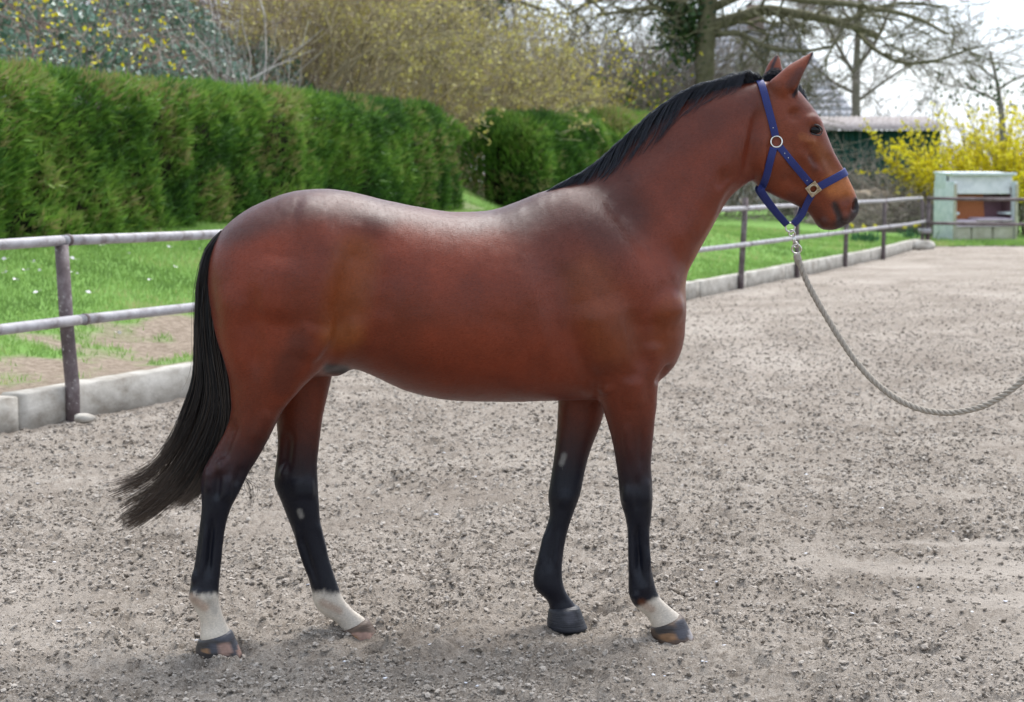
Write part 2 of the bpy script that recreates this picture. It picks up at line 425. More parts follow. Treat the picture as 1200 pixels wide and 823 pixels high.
# lawn beyond the far end of the arena
lx = np.concatenate([np.linspace(8, 30, 60)]); ly = np.linspace(46.2, 75, 50)
LX, LY = np.meshgrid(lx, ly); LZ = .02 + .03 * fbm(LX, LY, 3, 90) - .10 * smooth01(x_f(LY) - LX, .5, 2.5)
I = np.arange(LX.size).reshape(LX.shape); F = np.stack([I[:-1, :-1], I[:-1, 1:], I[1:, 1:], I[1:, :-1]], -1).reshape(-1, 4)
lawn_me = mesh_np('lawn', np.stack([LX, LY, LZ], -1).reshape(-1, 3), F, True); fattr(lawn_me, 'grassy', np.ones(LX.size))
tag(link('lawn', lawn_me, bank_m), kind='structure')

# ---- grass blades
grass_m = leaf_mat('grass_blades', [(0, (.12, .21, .05)), (.45, (.215, .36, .09)), (.75, (.28, .42, .12)), (1, (.44, .42, .20))], .5, .3, .35)
def blades(name, X, Y, Z, hgt, wid, label):
    n_ = len(X); a = rng.uniform(0, 6.28, n_); lean = rng.normal(0, .35, (n_, 2)) * hgt[:, None]
    p = np.stack([X, Y, Z], 1); w = np.stack([np.cos(a), np.sin(a) * .4, np.zeros(n_)], 1) * wid[:, None]
    tip = p + np.stack([lean[:, 0], lean[:, 1], hgt], 1)
    V = np.stack([p - w, p + w, tip], 1).reshape(-1, 3); F = np.arange(n_ * 3).reshape(-1, 3)
    me = mesh_np(name, V, F)
    rv = np.clip(.5 + .60 * fbm(X * .9, Y * .9, 3, 30) + .3 * fbm(X * 4, Y * 4, 2, 31) + rng.normal(0, .17, n_), 0, 1)
    fattr(me, 'rnd', np.repeat(rv, 3))
    return tag(link(name, me, grass_m), label, 'grass', kind='stuff')
N0 = 230000
gy = rng.random(N0); gy = np.where(rng.random(N0) < .72, 9 + gy * 17, 24 + gy * 24); gd = np.where(gy > 33, rng.uniform(.15, 9.5, N0), rng.uniform(.15, 6.4, N0)); gx = x_f(gy) - gd / .925
keep = (rng.random(N0) < grassy(gx, gy) ** 1.4) & (gx > -.36 * gy - .8)
gx, gy = gx[keep], gy[keep]
blades('bank_grass', gx, gy, bank_z(gx, gy) - .01, rng.uniform(.025, .065, len(gx)) * (1 + gy / 60), .003 + gy * .00022, 'short spring grass growing on the bank behind the fence')
N1 = 30000
gx = rng.uniform(8.5, 19, N1); gy = rng.uniform(46.1, 53, N1); k_ = gx > x_f(gy) - 2
gx, gy = gx[k_], gy[k_]
blades('lawn_grass', gx, gy, np.full(len(gx), .0), rng.uniform(.06, .16, len(gx)), np.full(len(gx), .014), 'green grass strip round the hooded beach chair')

# ================================================================== KERB AND FENCES
conc_m = noisy_mat('old_concrete', (.27, .24, .20), (.56, .53, .48), 4, .93, .15, .7, .02, mapping=(1, 1, 1.6), lo=.28, hi=.68)
kerb = thing('concrete_kerb', 'low crumbling concrete kerb along the foot of the pipe fence', 'kerb', (-3.1, 12.5, 0))
poly = np.stack([FX, FY], 1)
ky = 5.0
while ky < 45.5:
    L_ = min(2.35, 45.9 - ky); y0, y1 = ky + .012, ky + L_ - .012
    x0, x1 = float(x_f(y0)) - .10, float(x_f(y1)) - .10
    v = np.array([x1 - x0, y1 - y0]); L2 = np.linalg.norm(v); v /= L2; nrm2 = np.array([-v[1], v[0]])
    ns = max(4, int(L2 / .12)); prof = [(-.08, -.15), (-.078, .185), (-.066, .197), (.064, .199), (.078, .188), (.08, -.1)]
    V = []; dz = rng.normal(0, .004)
    for i in range(ns + 1):
        for a, z in prof:
            j = rng.normal(0, .0022) if z > 0 else 0
            q = np.array([x0, y0]) + v * (L2 * i / ns) + nrm2 * (a + j)
            V.append((q[0], q[1], z + (dz + rng.normal(0, .0025) if z > 0 else 0)))
    kf = len(prof); F = [[i * kf + k, (i + 1) * kf + k, (i + 1) * kf + (k + 1) % kf, i * kf + (k + 1) % kf] for i in range(ns) for k in range(kf)]
    me = mesh_np('slab', V, [np.array(F), np.array([list(range(kf)), [ns * kf + k for k in range(kf)][::-1]])])
    link('slab', me, conc_m, kerb); ky += L_

pipe_m, n, l, b = mat_new('weathered_lilac_pipe_paint', .5, .4)
f1 = noise(n, l, 7, 6, .7); f2 = noise(n, l, 45, 4, .7)
r = ramp(n, [(.33, (.16, .135, .135)), (.47, (.30, .285, .30)), (.66, (.39, .38, .40))]); l.new(f1, r.inputs['Fac'])
r2 = ramp(n, [(.62, (0, 0, 0)), (.70, (1, 1, 1))]); l.new(f2, r2.inputs['Fac'])
c = mixc(n, l, r2.outputs['Color'], r.outputs['Color'], (.55, .53, .52)); l.new(c, b.inputs['Base Color']); bump(n, l, b, f2, .25, .004)
post_m, n, l, b = mat_new('rusty_brown_post_paint', .65, .3)
f1 = noise(n, l, 6, 6, .7); f2 = noise(n, l, 38, 4, .7)
r = ramp(n, [(.33, (.060, .042, .042)), (.55, (.125, .095, .098)), (.70, (.21, .18, .18))]); l.new(f1, r.inputs['Fac'])
r2 = ramp(n, [(.60, (0, 0, 0)), (.68, (1, 1, 1))]); l.new(f2, r2.inputs['Fac'])
c = mixc(n, l, r2.outputs['Color'], r.outputs['Color'], (.42, .40, .38)); l.new(c, b.inputs['Base Color']); bump(n, l, b, f2, .3, .004)
TOP, LOW = 1.205, .66
fence = thing('pipe_fence', 'pipe fence with two pale rails running beside the hedge', 'fence', (-3.05, 12.5, 0))
postY = [8.6, 12.5, 16.3, 20.2, 24.1, 28.0, 31.5, 35.3, 39.0, 46.0]
leanx = {12.5: -.05, 28.0: .06}
anchors = []
for y in postY:
    x = float(x_f(y)) + .02; lx_ = leanx.get(y, rng.normal(0, .012)); rad = .050 if y < 14 else .046
    anchors.append((x, y, lx_))
    hgt = TOP - .03 if y != 28.0 else TOP + .16
    g = Geo(); g.tube([(x, y, -.3), (x + .003, y, .2), (x + lx_ * .5, y, hgt * .5), (x + lx_, y, hgt)], [rad, rad, rad * .97, rad * .95], 16)
    g.build('post', post_m, fence, True)
for zrail, nm, tt_ in ((TOP, 'top_rail', 1.0), (LOW, 'lower_rail', .55)):
    for (x0, y0, l0), (x1, y1, l1) in zip(anchors[:-1], anchors[1:]):
        off = 0 if nm == 'top_rail' else .082
        a = np.array([x0 + l0 * tt_ + off, y0, zrail]); c_ = np.array([x1 + l1 * tt_ + off, y1, zrail])
        if zrail == LOW and y0 > 30: c_[2] = zrail - .03 if y1 > 45 else zrail
        L_ = np.linalg.norm(c_ - a); sag = .004 * L_ * rng.uniform(-.2, 1)
        ts = np.linspace(-.004, 1.004, 13); pts = a + (c_ - a) * ts[:, None]; pts[:, 2] -= sag * np.sin(np.clip(ts, 0, 1) * math.pi)
        if y0 > 27 and nm == 'top_rail': pts[:, 2] += .02 * np.sin(ts * 3.1)
        g = Geo(); g.tube(pts, .0365, 14); g.build('rail', pipe_m, fence, True)
        u_ = (c_ - a) / L_
        g = Geo(); g.tube([a + u_ * s for s in (.055, .06, .085, .09)], [.036, .042, .042, .036], 14); g.build('joint_ring', post_m, fence, True)
fence2 = thing('pipe_fence', 'dark pipe fence crossing in front of the hooded beach chair', 'fence', (10.5, 46.05, 0))
for x in (10.47, 15.1, 19.6):
    g = Geo(); g.tube([(x, 46.05, -.3), (x, 46.05, TOP + .02)], .055, 14); g.build('post', post_m, fence2, True)
for z, dy in ((TOP, -.06), (.585, -.06)):
    for x0, x1 in ((10.40, 15.1), (15.1, 19.7)):
        ts = np.linspace(0, 1, 9); pts = np.stack([x0 + (x1 - x0) * ts, np.full(9, 46.05 + dy - .03), z - .03 * np.sin(ts * 3.14)], 1)
        g = Geo(); g.tube(pts, .042, 12); g.build('rail', post_m, fence2, True)
g = Geo(); g.tube([(10.38, 46.0, .33), (10.38, 46.0, .45)], .16, 14); g.build('clamp', pipe_m, fence2, True)
def stone(name, c, s, label, mat, seed):
    v = ICV.copy(); bm = bmesh.new(); bmesh.ops.create_icosphere(bm, subdivisions=3, radius=1)
    v = np.array([q.co[:] for q in bm.verts]); f = np.array([[w.index for w in q.verts] for q in bm.faces]); bm.free()
    v *= (1 + .28 * fbm(v[:, 0] * 1.6 + seed, v[:, 1] * 1.6 + v[:, 2], 3, seed))[:, None]; v = v * np.array(s) + np.array(c)
    o = link(name, mesh_np(name, v, f, True), mat); tag(o, label, 'stone'); return o
q = PG(99, 496); stone('stone', (q.x, q.y, .035), (.07, .055, .035), 'pale lump of broken concrete on the sand beside the left fence post', conc_m, 3)
q = PG(1079, 291); stone('stone', (q.x, q.y - .1, .06), (.36, .26, .15), 'grey boulder on the sand at the far fence corner', conc_m, 8)

# ================================================================== VEGETATION TOOLS
def leaf_quads(p, d, size, width, roll=None):
    """diamond leaves: p base (n,3), d unit direction, size, width arrays"""
    n_ = len(p); up = rng.normal(0, 1, (n_, 3)); s_ = np.cross(d, up); s_ /= np.linalg.norm(s_, axis=1, keepdims=True) + 1e-9
    nn = np.cross(s_, d)
    sz, wd = size[:, None], width[:, None]
    mid = p + d * sz * .45 + nn * wd * .25
    V = np.stack([p, mid - s_ * wd, p + d * sz, mid + s_ * wd], 1).reshape(-1, 3)
    return V, np.arange(n_ * 4).reshape(-1, 4)
def leaf_obj(name, p, d, size, width, rv, mat, parent=None):
    V, F = leaf_quads(p, d, size, width); me = mesh_np(name, V, F); fattr(me, 'rnd', np.repeat(np.clip(rv, 0, 1), 4))
    return tag(link(name, me, mat, parent), kind='stuff')
def rdir(n_, up=0.0):
    v = rng.normal(0, 1, (n_, 3)); v[:, 2] += up; return v / np.linalg.norm(v, axis=1, keepdims=True)
def seg_obj(name, segs, mat, parent=None):
    """segs (n,8): p0, p1, r0, r1 -> three-sided tapering twigs"""
    S = np.asarray(segs, float); p0, p1 = S[:, 0:3], S[:, 3:6]; r0, r1 = S[:, 6:7], S[:, 7:8]
    t_ = p1 - p0; t_ /= np.linalg.norm(t_, axis=1, keepdims=True) + 1e-9
    a = np.cross(t_, np.array([.3, .8, .5])); a /= np.linalg.norm(a, axis=1, keepdims=True) + 1e-9; b_ = np.cross(t_, a)
    thick = float(np.max(S[:, 6])); ns = 3
    out = []
    for (p, r_) in ((p0, r0), (p1 + t_ * r1 * .6, r1)):
        for k in range(ns):
            th = 2 * math.pi * k / ns; out.append(p + r_ * (math.cos(th) * a + math.sin(th) * b_))
    V = np.stack(out, 1).reshape(-1, 3); n_ = len(S); base = np.arange(n_)[:, None] * 2 * ns
    F = np.concatenate([base + np.array([[k, (k + 1) % ns, ns + (k + 1) % ns, ns + k]]) for k in range(ns)])
    me = mesh_np(name, V, F, True); fattr(me, 'rnd', np.repeat(np.clip(rng.normal(.5, .22, n_), 0, 1), 2 * ns))
    return tag(link(name, me, mat, parent), kind='stuff')
def nrmz(v):
    return v / (math.sqrt(v[0] * v[0] + v[1] * v[1] + v[2] * v[2]) + 1e-9)
def grow(out, tips, p, d, L, r, depth, kids, spread, wob=.18, grav=0.0, nseg=4, shrink=.62, rmin=.0025):
    sl = L / nseg; pts = []
    for i in range(nseg):
        d = nrmz(d + rng.normal(0, wob, 3) + np.array([0, 0, grav]))
        q = p + d * sl; r2 = max(r * (1 - .75 * (i + 1) / nseg) if depth == 0 else r * (1 - .45 * (i + 1) / nseg), rmin)
        out.append((*p, *q, max(r * (1 - .45 * i / nseg), rmin), r2)); p = q
        pts.append((p, d, r2))
    if depth == 0:
        tips.extend([(*a, *b_) for a, b_, _ in pts]); return
    for k in range(kids):
        a, da, ra = pts[min(nseg - 1, int(nseg * (.25 + .75 * (k + rng.random()) / kids)))]
        nd = nrmz(da + rng.normal(0, spread, 3))
        grow(out, tips, a, nd, L * shrink * rng.uniform(.7, 1.2), max(ra * .75, rmin), depth - 1, kids, spread, wob, grav, (2 if depth == 1 else max(3, nseg - 1)), shrink, rmin)
def bark_mat(name, c1, c2, c3):
    m, n, l, b = mat_new(name, .9, .15)
    at = n.new('ShaderNodeAttribute'); at.attribute_name = 'rnd'; r = ramp(n, [(0, c1), (.5, c2), (1, c3)]); l.new(at.outputs['Fac'], r.inputs['Fac'])
    f = noise(n, l, 6, 4, .7); r2 = ramp(n, [(.3, (.7, .7, .7)), (.7, (1.2, 1.2, 1.2))]); l.new(f, r2.inputs['Fac'])
    l.new(mixc(n, l, 1.0, r.outputs['Color'], r2.outputs['Color'], 'MULTIPLY'), b.inputs['Base Color']); return m

# ================================================================== HEDGES
conifer_m = leaf_mat('conifer_sprays', [(0, (.016, .042, .012)), (.35, (.036, .095, .018)), (.58, (.090, .195, .030)), (.80, (.19, .325, .052)), (1, (.27, .25, .10))], .55, .3, .28)
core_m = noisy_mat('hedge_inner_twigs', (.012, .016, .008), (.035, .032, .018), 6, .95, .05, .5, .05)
def hedge(name, label, A, B, thick, top, zb, dens, bright, seed, size=1.0, grp=None, drop=0.0):
    root = thing(name, label, 'hedge', (A[0], A[1], zb), grp)
    A, B = np.array(A, float), np.array(B, float); v = B - A; L = np.linalg.norm(v); v /= L; nn = np.array([v[1], -v[0]])     # nn faces the arena
    # inner mass
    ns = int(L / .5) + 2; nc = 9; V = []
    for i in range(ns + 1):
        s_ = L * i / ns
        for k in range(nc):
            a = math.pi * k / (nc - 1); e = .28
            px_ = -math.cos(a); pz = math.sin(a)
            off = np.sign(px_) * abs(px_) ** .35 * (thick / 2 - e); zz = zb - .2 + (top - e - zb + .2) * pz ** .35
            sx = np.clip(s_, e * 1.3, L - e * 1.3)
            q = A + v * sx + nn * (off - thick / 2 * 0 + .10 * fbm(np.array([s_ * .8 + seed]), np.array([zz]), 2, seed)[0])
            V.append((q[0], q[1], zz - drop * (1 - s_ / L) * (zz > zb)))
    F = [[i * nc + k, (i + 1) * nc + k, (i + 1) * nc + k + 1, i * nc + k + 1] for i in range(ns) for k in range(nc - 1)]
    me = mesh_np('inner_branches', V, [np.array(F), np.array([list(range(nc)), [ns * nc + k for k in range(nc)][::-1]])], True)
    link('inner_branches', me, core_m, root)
    # sprays on front, top, back and both ends
    H = top - zb
    areas = np.array([L * H, L * thick, L * H * .12, thick * H, thick * H]); cnt = (areas * dens).astype(int)
    pts, dirs = [], []
    for kf, c_ in enumerate(cnt):
        a, b_ = rng.random(c_), rng.random(c_)
        if kf == 0: s_, o_, z_ = a * L, np.full(c_, thick / 2), zb + b_ * H; dn = np.array([nn[0], nn[1], .25])
        elif kf == 1: s_, o_, z_ = a * L, (b_ - .5) * thick, np.full(c_, top); dn = np.array([nn[0] * .2, nn[1] * .2, 1.0])
        elif kf == 2: s_, o_, z_ = a * L, np.full(c_, -thick / 2), zb + b_ * H; dn = np.array([-nn[0], -nn[1], .3])
        elif kf == 3: s_, o_, z_ = np.zeros(c_), (a - .5) * thick, zb + b_ * H; dn = np.array([-v[0], -v[1], .3])
        else: s_, o_, z_ = np.full(c_, L), (a - .5) * thick, zb + b_ * H; dn = np.array([v[0], v[1], .3])
        # every planted tree bulges a little; rounded shoulders
        bul = .24 * fbm(s_ * .75 + seed, z_ * .55, 3, seed + 1) + .20 * fbm(s_ * 2.3, z_ * 1.8, 2, seed + 2)
        depth_in = rng.exponential(.07, c_).clip(0, .3)
        sh = np.clip((z_ - (top - .35)) / .35, 0, 1) ** 2 * .22
        oo = o_ + np.sign(o_) * ((bul if kf != 1 else 0) - depth_in - sh * (np.abs(o_) > thick * .4))
        zt = z_ + (.09 * fbm(s_ * 1.1 + seed, o_ * 1.1, 3, seed + 3) - depth_in * .8 + .10 * (rng.random(c_) ** 6) if kf == 1 else 0) - (np.maximum(0, np.abs(oo) - thick * .3) * .25 if kf == 1 else 0)
        ss_ = s_ + (0 if kf < 3 else (-1 if kf == 3 else 1) * (.5 * bul - depth_in - sh) - (0))
        q = A[None] + v[None] * ss_[:, None] + nn[None] * oo[:, None]
        endr = np.clip(np.minimum(ss_, L - ss_), 0, .8); zt = zt - drop * (1 - s_ / L) * ((zt - zb) / H) - .45 * (1 - endr / .8) ** 2 * np.clip((zt - zb) / H - .6, 0, 1) / .4
        pts.append(np.column_stack([q, zt])); dd = dn + np.array([0, 0, .55]) + rng.normal(0, .45, (c_, 3)); dirs.append(dd / np.linalg.norm(dd, axis=1, keepdims=True))
    p, d = np.concatenate(pts), np.concatenate(dirs)
    nP = len(p)
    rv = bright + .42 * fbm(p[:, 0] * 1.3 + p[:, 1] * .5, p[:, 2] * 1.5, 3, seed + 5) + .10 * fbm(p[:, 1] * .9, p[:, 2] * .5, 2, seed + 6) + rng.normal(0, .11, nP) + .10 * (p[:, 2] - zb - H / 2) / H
    brown = (fbm(p[:, 1] * .7 + 4, p[:, 2] * 1.4, 3, seed + 8) > .30) & (rng.random(nP) < .35)
    rv = np.where(brown, .97, rv)
    P3, D3, S3, W3, R3 = [], [], [], [], []
    side_ = np.cross(d, rng.normal(0, 1, (nP, 3))); side_ /= np.linalg.norm(side_, axis=1, keepdims=True)
    for off, ln in ((0, 1.0), (.55, .72), (-.55, .72)):
        dd = d + side_ * off; dd /= np.linalg.norm(dd, axis=1, keepdims=True)
        P3.append(p); D3.append(dd); S3.append(size * ln * rng.uniform(.07, .19, nP)); W3.append(size * rng.uniform(.008, .014, nP)); R3.append(rv + (.04 if off == 0 else 0))
    leaf_obj('foliage', np.concatenate(P3), np.concatenate(D3), np.concatenate(S3), np.concatenate(W3), np.concatenate(R3), conifer_m, root)
    seg = []
    for k in range(int(L / .7)):
        q = A + v * (k * .7 + .3) + nn * rng.uniform(-.1, .25); p0 = np.array([q[0], q[1], zb - .3])
        grow(seg, [], p0, np.array([0, 0, 1.0]), H * .5, .03, 1, 3, .6, .1)
    seg_obj('stem', seg, brown_m, root)
brown_m = bark_mat('brown_stems', (.06, .045, .035), (.13, .10, .08), (.24, .20, .16))
hedge('hedge', 'long clipped evergreen hedge nearest the left fence', (-6.6, 16.44), (-1.72, 35.2), 1.5, 2.96, .95, 600, .58, 4, 1.1, drop=.26)
hedge('hedge', 'short dark evergreen hedge block just past the gap', (-.25, 41.2), (1.75, 47.0), 1.7, 3.08, 1.05, 430, .48, 17, 1.45)
hedge('hedge', 'light green loose hedge behind the horse neck, farthest of the hedges', (1.9, 49.0), (4.1, 57.0), 1.8, 3.40, .95, 320, .74, 29, 2.0)

# ================================================================== SHRUBS BEHIND THE HEDGE
pale_m = bark_mat('pale_bare_stems', (.22, .195, .17), (.40, .37, .335), (.58, .55, .52))
tan_m = bark_mat('tan_twigs', (.19, .15, .085), (.34, .285, .175), (.50, .44, .29))
grey_m = bark_mat('grey_brown_twigs', (.11, .092, .078), (.23, .20, .17), (.38, .34, .30))
olive_m = bark_mat('lichen_bark', (.075, .070, .045), (.15, .14, .085), (.26, .25, .16))
yellow_m = leaf_mat('yellow_blossom', [(0, (.48, .40, .015)), (.5, (.72, .63, .02)), (1, (.84, .78, .06))], .6, .2, .3)
bud_m = leaf_mat('olive_yellow_buds', [(0, (.24, .20, .09)), (.5, (.40, .35, .13)), (1, (.60, .54, .14))], .6, .2, .3)
green_m = leaf_mat('fresh_green_leaves', [(0, (.04, .09, .015)), (.6, (.10, .20, .03)), (1, (.22, .32, .06))], .5, .3, .3)
ivy_m = leaf_mat('blue_green_bramble_leaves', [(0, (.035, .075, .045)), (.45, (.10, .19, .125)), (.75, (.20, .30, .23)), (1, (.42, .48, .45))], .35, .45, .15)
def shrub(name, label, x, y, zb, hgt, spread, stems, depth, kids, mat, leafm=None, leafn=0, lsize=.05, r=.018, grav=.02, group=None, cat='shrub', part='flowers', splay=.75, rmin=.004):
    root = thing(name, label, cat, (x, y, zb), group); seg, tips = [], []
    for k in range(stems):
        a = rng.uniform(0, 6.28); rr_ = spread * math.sqrt(rng.random())
        p = np.array([x + rr_ * .5 * math.cos(a), y + rr_ * .5 * math.sin(a), zb - .1])
        d = nrmz(np.array([math.cos(a) * splay * rng.random(), math.sin(a) * splay * rng.random(), 1.0]))
        grow(seg, tips, p, d, hgt * rng.uniform(.6, .95), r * rng.uniform(.7, 1.3), depth, kids, .55, .15, grav + .03, 6, .52, rmin)
    seg_obj('stems', seg, mat, root)
    if leafm is not None and leafn:
        T = np.array(tips)[rng.integers(0, len(tips), leafn)]
        p = T[:, :3] + rng.normal(0, lsize * .5, (leafn, 3))
        leaf_obj(part, p, rdir(leafn, .4), rng.uniform(.7, 1.3, leafn) * lsize, rng.uniform(.3, .5, leafn) * lsize, rng.normal(.5, .22, leafn), leafm, root)
    return root
def at_px(pxx, Y): return (pxx - 600) / FPX * Y
SH = [  # name, label, px, Y, height, spread, stems, depth, kids, mat, leafm, n, size
    ('forsythia_bush', 'yellow flowering bush among the brambles at the upper left corner', 40, 25.5, 2.4, 1.6, 24, 2, 4, grey_m, yellow_m, 700, .07),
    ('bare_shrub', 'bare shrub with long pale grey stems above the left hedge', 255, 29.5, 2.6, 1.2, 46, 1, 4, pale_m, None, 0, 0),
    ('bare_shrub', 'tan twiggy shrub right of the pale stemmed shrub', 345, 34.5, 3.0, 2.2, 50, 2, 5, tan_m, bud_m, 3600, .08),
    ('bare_shrub', 'tan twiggy shrub with ochre buds above the middle of the long hedge', 435, 39, 3.5, 2.6, 56, 2, 5, tan_m, bud_m, 4800, .09),
    ('bare_shrub', 'ochre twiggy shrub above the right end of the long hedge', 520, 44, 3.7, 2.8, 56, 2, 5, tan_m, bud_m, 4800, .10),
    ('forsythia_bush', 'sparse yellow flowering bush above the short dark hedge', 592, 52, 3.6, 2.8, 50, 2, 5, tan_m, bud_m, 3800, .12),
    ('forsythia_bush', 'yellow flowering bush above the light green hedge', 668, 60, 3.9, 2.8, 50, 2, 5, grey_m, yellow_m, 2600, .12),
    ('leafy_shrub', 'small fresh green leafy shrub left of the horse mane', 712, 61, 4.2, 1.4, 20, 2, 5, grey_m, green_m, 900, .15),
    ('bare_shrub', 'dense brown bare thicket dome left of the ivy trunk', 745, 63, 5.4, 3.8, 110, 2, 6, grey_m, None, 0, 0),
    ('bare_shrub', 'dense brown bare thicket at the foot of the ivy trunk', 812, 64, 4.8, 3.2, 76, 2, 6, grey_m, None, 0, 0),
    ('bare_shrub', 'grey bare shrub behind the yellow bushes, under the ivy tree', 640, 68, 5.6, 3.6, 66, 2, 6, grey_m, bud_m, 800, .12),
    ('bare_shrub', 'grey tangled shrub against the top edge above the long hedge', 470, 52, 5.0, 3.2, 60, 2, 6, grey_m, bud_m, 900, .10),
    ('bare_shrub', 'brown tangled shrub behind the pale stems', 300, 42, 4.0, 3.0, 56, 2, 6, grey_m, bud_m, 500, .09),
    ('bare_shrub', 'brown tangled shrub behind the brambles at the left edge', 110, 34, 3.4, 2.8, 50, 2, 6, grey_m, None, 0, 0),
]
for nm, lab, pxx, Y, hg, sp, st, dp, kd, mt, lm, ln, ls in SH:
    x = at_px(pxx, Y); shrub(nm, lab, x, Y, float(bank_h(x, Y)), hg, sp, st, dp, kd, mt, lm, ln, ls, .02, .0, 'shrubs behind the hedge', rmin=.00012 * Y + .002)

# brambles and ivy sprawling over the bank above the hedge
NB = 26000
u = rng.random(NB); by = 20.0 + 17 * u ** 1.15 + rng.normal(0, .4, NB); off = 5.6 * rng.random(NB) ** 1.15
bx = (-6.6 + (by - 16.44) * .2604) - .85 - off
top_ = np.maximum(bank_h(bx, by) + .25, 2.75 + (.80 * off) * smooth01(by, 43, 31) + .5 * fbm(bx * .9, by * .6, 3, 33))
bz = top_ - rng.exponential(.16, NB)
leaf_obj_ivy = leaf_obj('bramble_leaves', np.column_stack([bx, by, bz]), rdir(NB, .3), rng.uniform(.07, .15, NB), rng.uniform(.026, .052, NB), .5 + .25 * fbm(bx * 1.4, bz * 1.4, 3, 35) + rng.normal(0, .2, NB), ivy_m)
tag(leaf_obj_ivy, 'blue green bramble and ivy leaves sprawling above the long hedge', 'brambles', kind='stuff')
seg = []
for k in range(230):
    y = rng.uniform(20.5, 35); o_ = rng.uniform(.3, 4); x = (-6.6 + (y - 16.44) * .2604) - .85 - o_; z = 2.8 + .80 * o_ * float(smooth01(y, 43, 31))
    grow(seg, [], np.array([x, y, z]), nrmz(np.array([rng.normal(0, 1), rng.normal(0, .4), .5])), 1.7, .007, 1, 2, .5, .25, -.10, 7, .5, .004)
tag(seg_obj('bramble_canes', seg, bark_mat('bramble_cane', (.07, .045, .045), (.17, .11, .10), (.30, .24, .22))), 'arching bramble canes tangled above the long hedge', 'brambles', kind='stuff')
# far wood that closes the view: grey brown mass of twigs
seg = []
for k in range(300):
    Y = rng.uniform(70, 84); pxx = rng.uniform(330, 1330); x = at_px(pxx, Y)
    hh = (6.2 + 2.0 * rng.random() if pxx < 640 else 3.0 + 1.6 * rng.random())
    grow(seg, [], np.array([x, Y, -.2 + float(bank_h(x, Y)) * .8]), nrmz(np.array([rng.normal(0, .3), rng.normal(0, .3), 1.0])), hh * .75, .05, 2, 4, .5, .16, .0, 5, .5, .011)
tag(seg_obj('far_thicket', seg, grey_m), 'far grey brown thicket closing the view behind the shed and shrubs', 'thicket', kind='stuff')

# ================================================================== TREES
def limb_px(pts, Y0, Y1, r0, r1):
    c = catmull([(a, b_) for a, b_ in pts], 6); m_ = len(c)
    return [np.array(P(a, b_, Y0 + (Y1 - Y0) * i / (m_ - 1))) for i, (a, b_) in enumerate(c)], np.linspace(r0, r1, m_)
def tree(name, label, trunk_pts, Y, r0, r1, limbs, mat, twigs_per=16, tl=1.6, depth=2, rmin=.010, ivy=None, grp=None, loc=None):
    pts, rad = limb_px(trunk_pts, Y, Y, r0, r1)
    b0 = np.array(pts[0]); b0[2] = float(bank_h(b0[0], Y)) - .3
    pts = [b0] + pts; rad = np.concatenate([[r0 * 1.25], rad])
    root = thing(name, label, 'tree', tuple(b0), grp)
    g = Geo(); g.tube(pts, rad * (1 + .06 * rng.normal(0, 1, len(rad))), 12); g.build('trunk', mat, root, True)
    seg = []
    for lp, Y1, a, b_ in limbs:
        lpts, lr = limb_px(lp, Y, Y1, a, b_); g = Geo(); g.tube(lpts, lr, 8); g.build('limb', mat, root, True)
        for i in range(2, len(lpts)):
            if rng.random() < twigs_per / len(lpts) or i == len(lpts) - 1:
                dv = nrmz(lpts[i] - lpts[i - 1]); nd = nrmz(dv * .6 + rng.normal(0, .65, 3) + np.array([0, 0, .15]))
                grow(seg, [], lpts[i], nd, tl * rng.uniform(.6, 1.3), max(lr[i] * .45, .018), depth, 4, .5, .2, -.03, 5, .6, rmin)
    if seg: seg_obj('twigs', seg, mat, root)
    if ivy is not None:
        c, s_, n_ = ivy; p = np.array(P(c[0], c[1], Y)) + rng.normal(0, 1, (n_, 3)) * np.array(s_)
        leaf_obj('ivy', p, rdir(n_), rng.uniform(.12, .24, n_), rng.uniform(.05, .09, n_), rng.normal(.45, .22, n_), ivytree_m, root)
    return root
ivytree_m = leaf_mat('tree_ivy', [(0, (.012, .035, .010)), (.5, (.035, .085, .020)), (1, (.09, .16, .045))], .4, .4, .15)
tree('ivy_tree', 'large bare tree with a thick ivy clad trunk and spreading limbs', [(826, 95), (826, 60), (828, 25), (832, -20), (838, -90)], 60, .33, .29,
     [([(834, 30), (862, 22), (895, 12), (930, 16), (965, 22), (1000, 32), (1030, 42)], 58, .22, .09),
      ([(985, 30), (1020, 12), (1060, 4), (1110, 8)], 57, .08, .03),
      ([(1000, 32), (1025, 58), (1060, 74), (1100, 70), (1135, 58)], 57, .08, .03),
      ([(836, 40), (868, 40), (900, 56), (940, 60), (975, 55)], 57, .11, .04),
      ([(834, 10), (880, -8), (940, 0), (1000, 6), (1070, 20), (1110, 40)], 56, .16, .04),
      ([(824, 40), (795, 25), (772, 10), (740, 12), (700, 18)], 60, .15, .05),
      ([(824, 20), (790, 2), (750, -5), (700, 0), (668, 16)], 60, .14, .05),
      ([(870, 44), (884, 62), (905, 82), (930, 100)], 57, .06, .02)], olive_m, 13, 1.7, 2, .011, ((798, 22), (.42, .35, .75), 1700))
tree('bare_tree', 'slim bare tree with fine twigs rising above the green shed', [(1003, 150), (1003, 110), (1004, 70), (1006, 30), (1008, -10)], 78, .20, .10,
     [([(1003, 90), (985, 60), (970, 30), (962, 0)], 78, .10, .04), ([(1004, 80), (1025, 50), (1040, 20), (1050, 0)], 78, .10, .04),
      ([(1003, 120), (1030, 100), (1060, 80), (1080, 70)], 78, .08, .03), ([(1003, 110), (975, 95), (950, 75), (930, 70)], 78, .08, .03),
      ([(1005, 40), (990, 15), (985, -10)], 78, .08, .03)], grey_m, 12, 2.2, 3, .012)
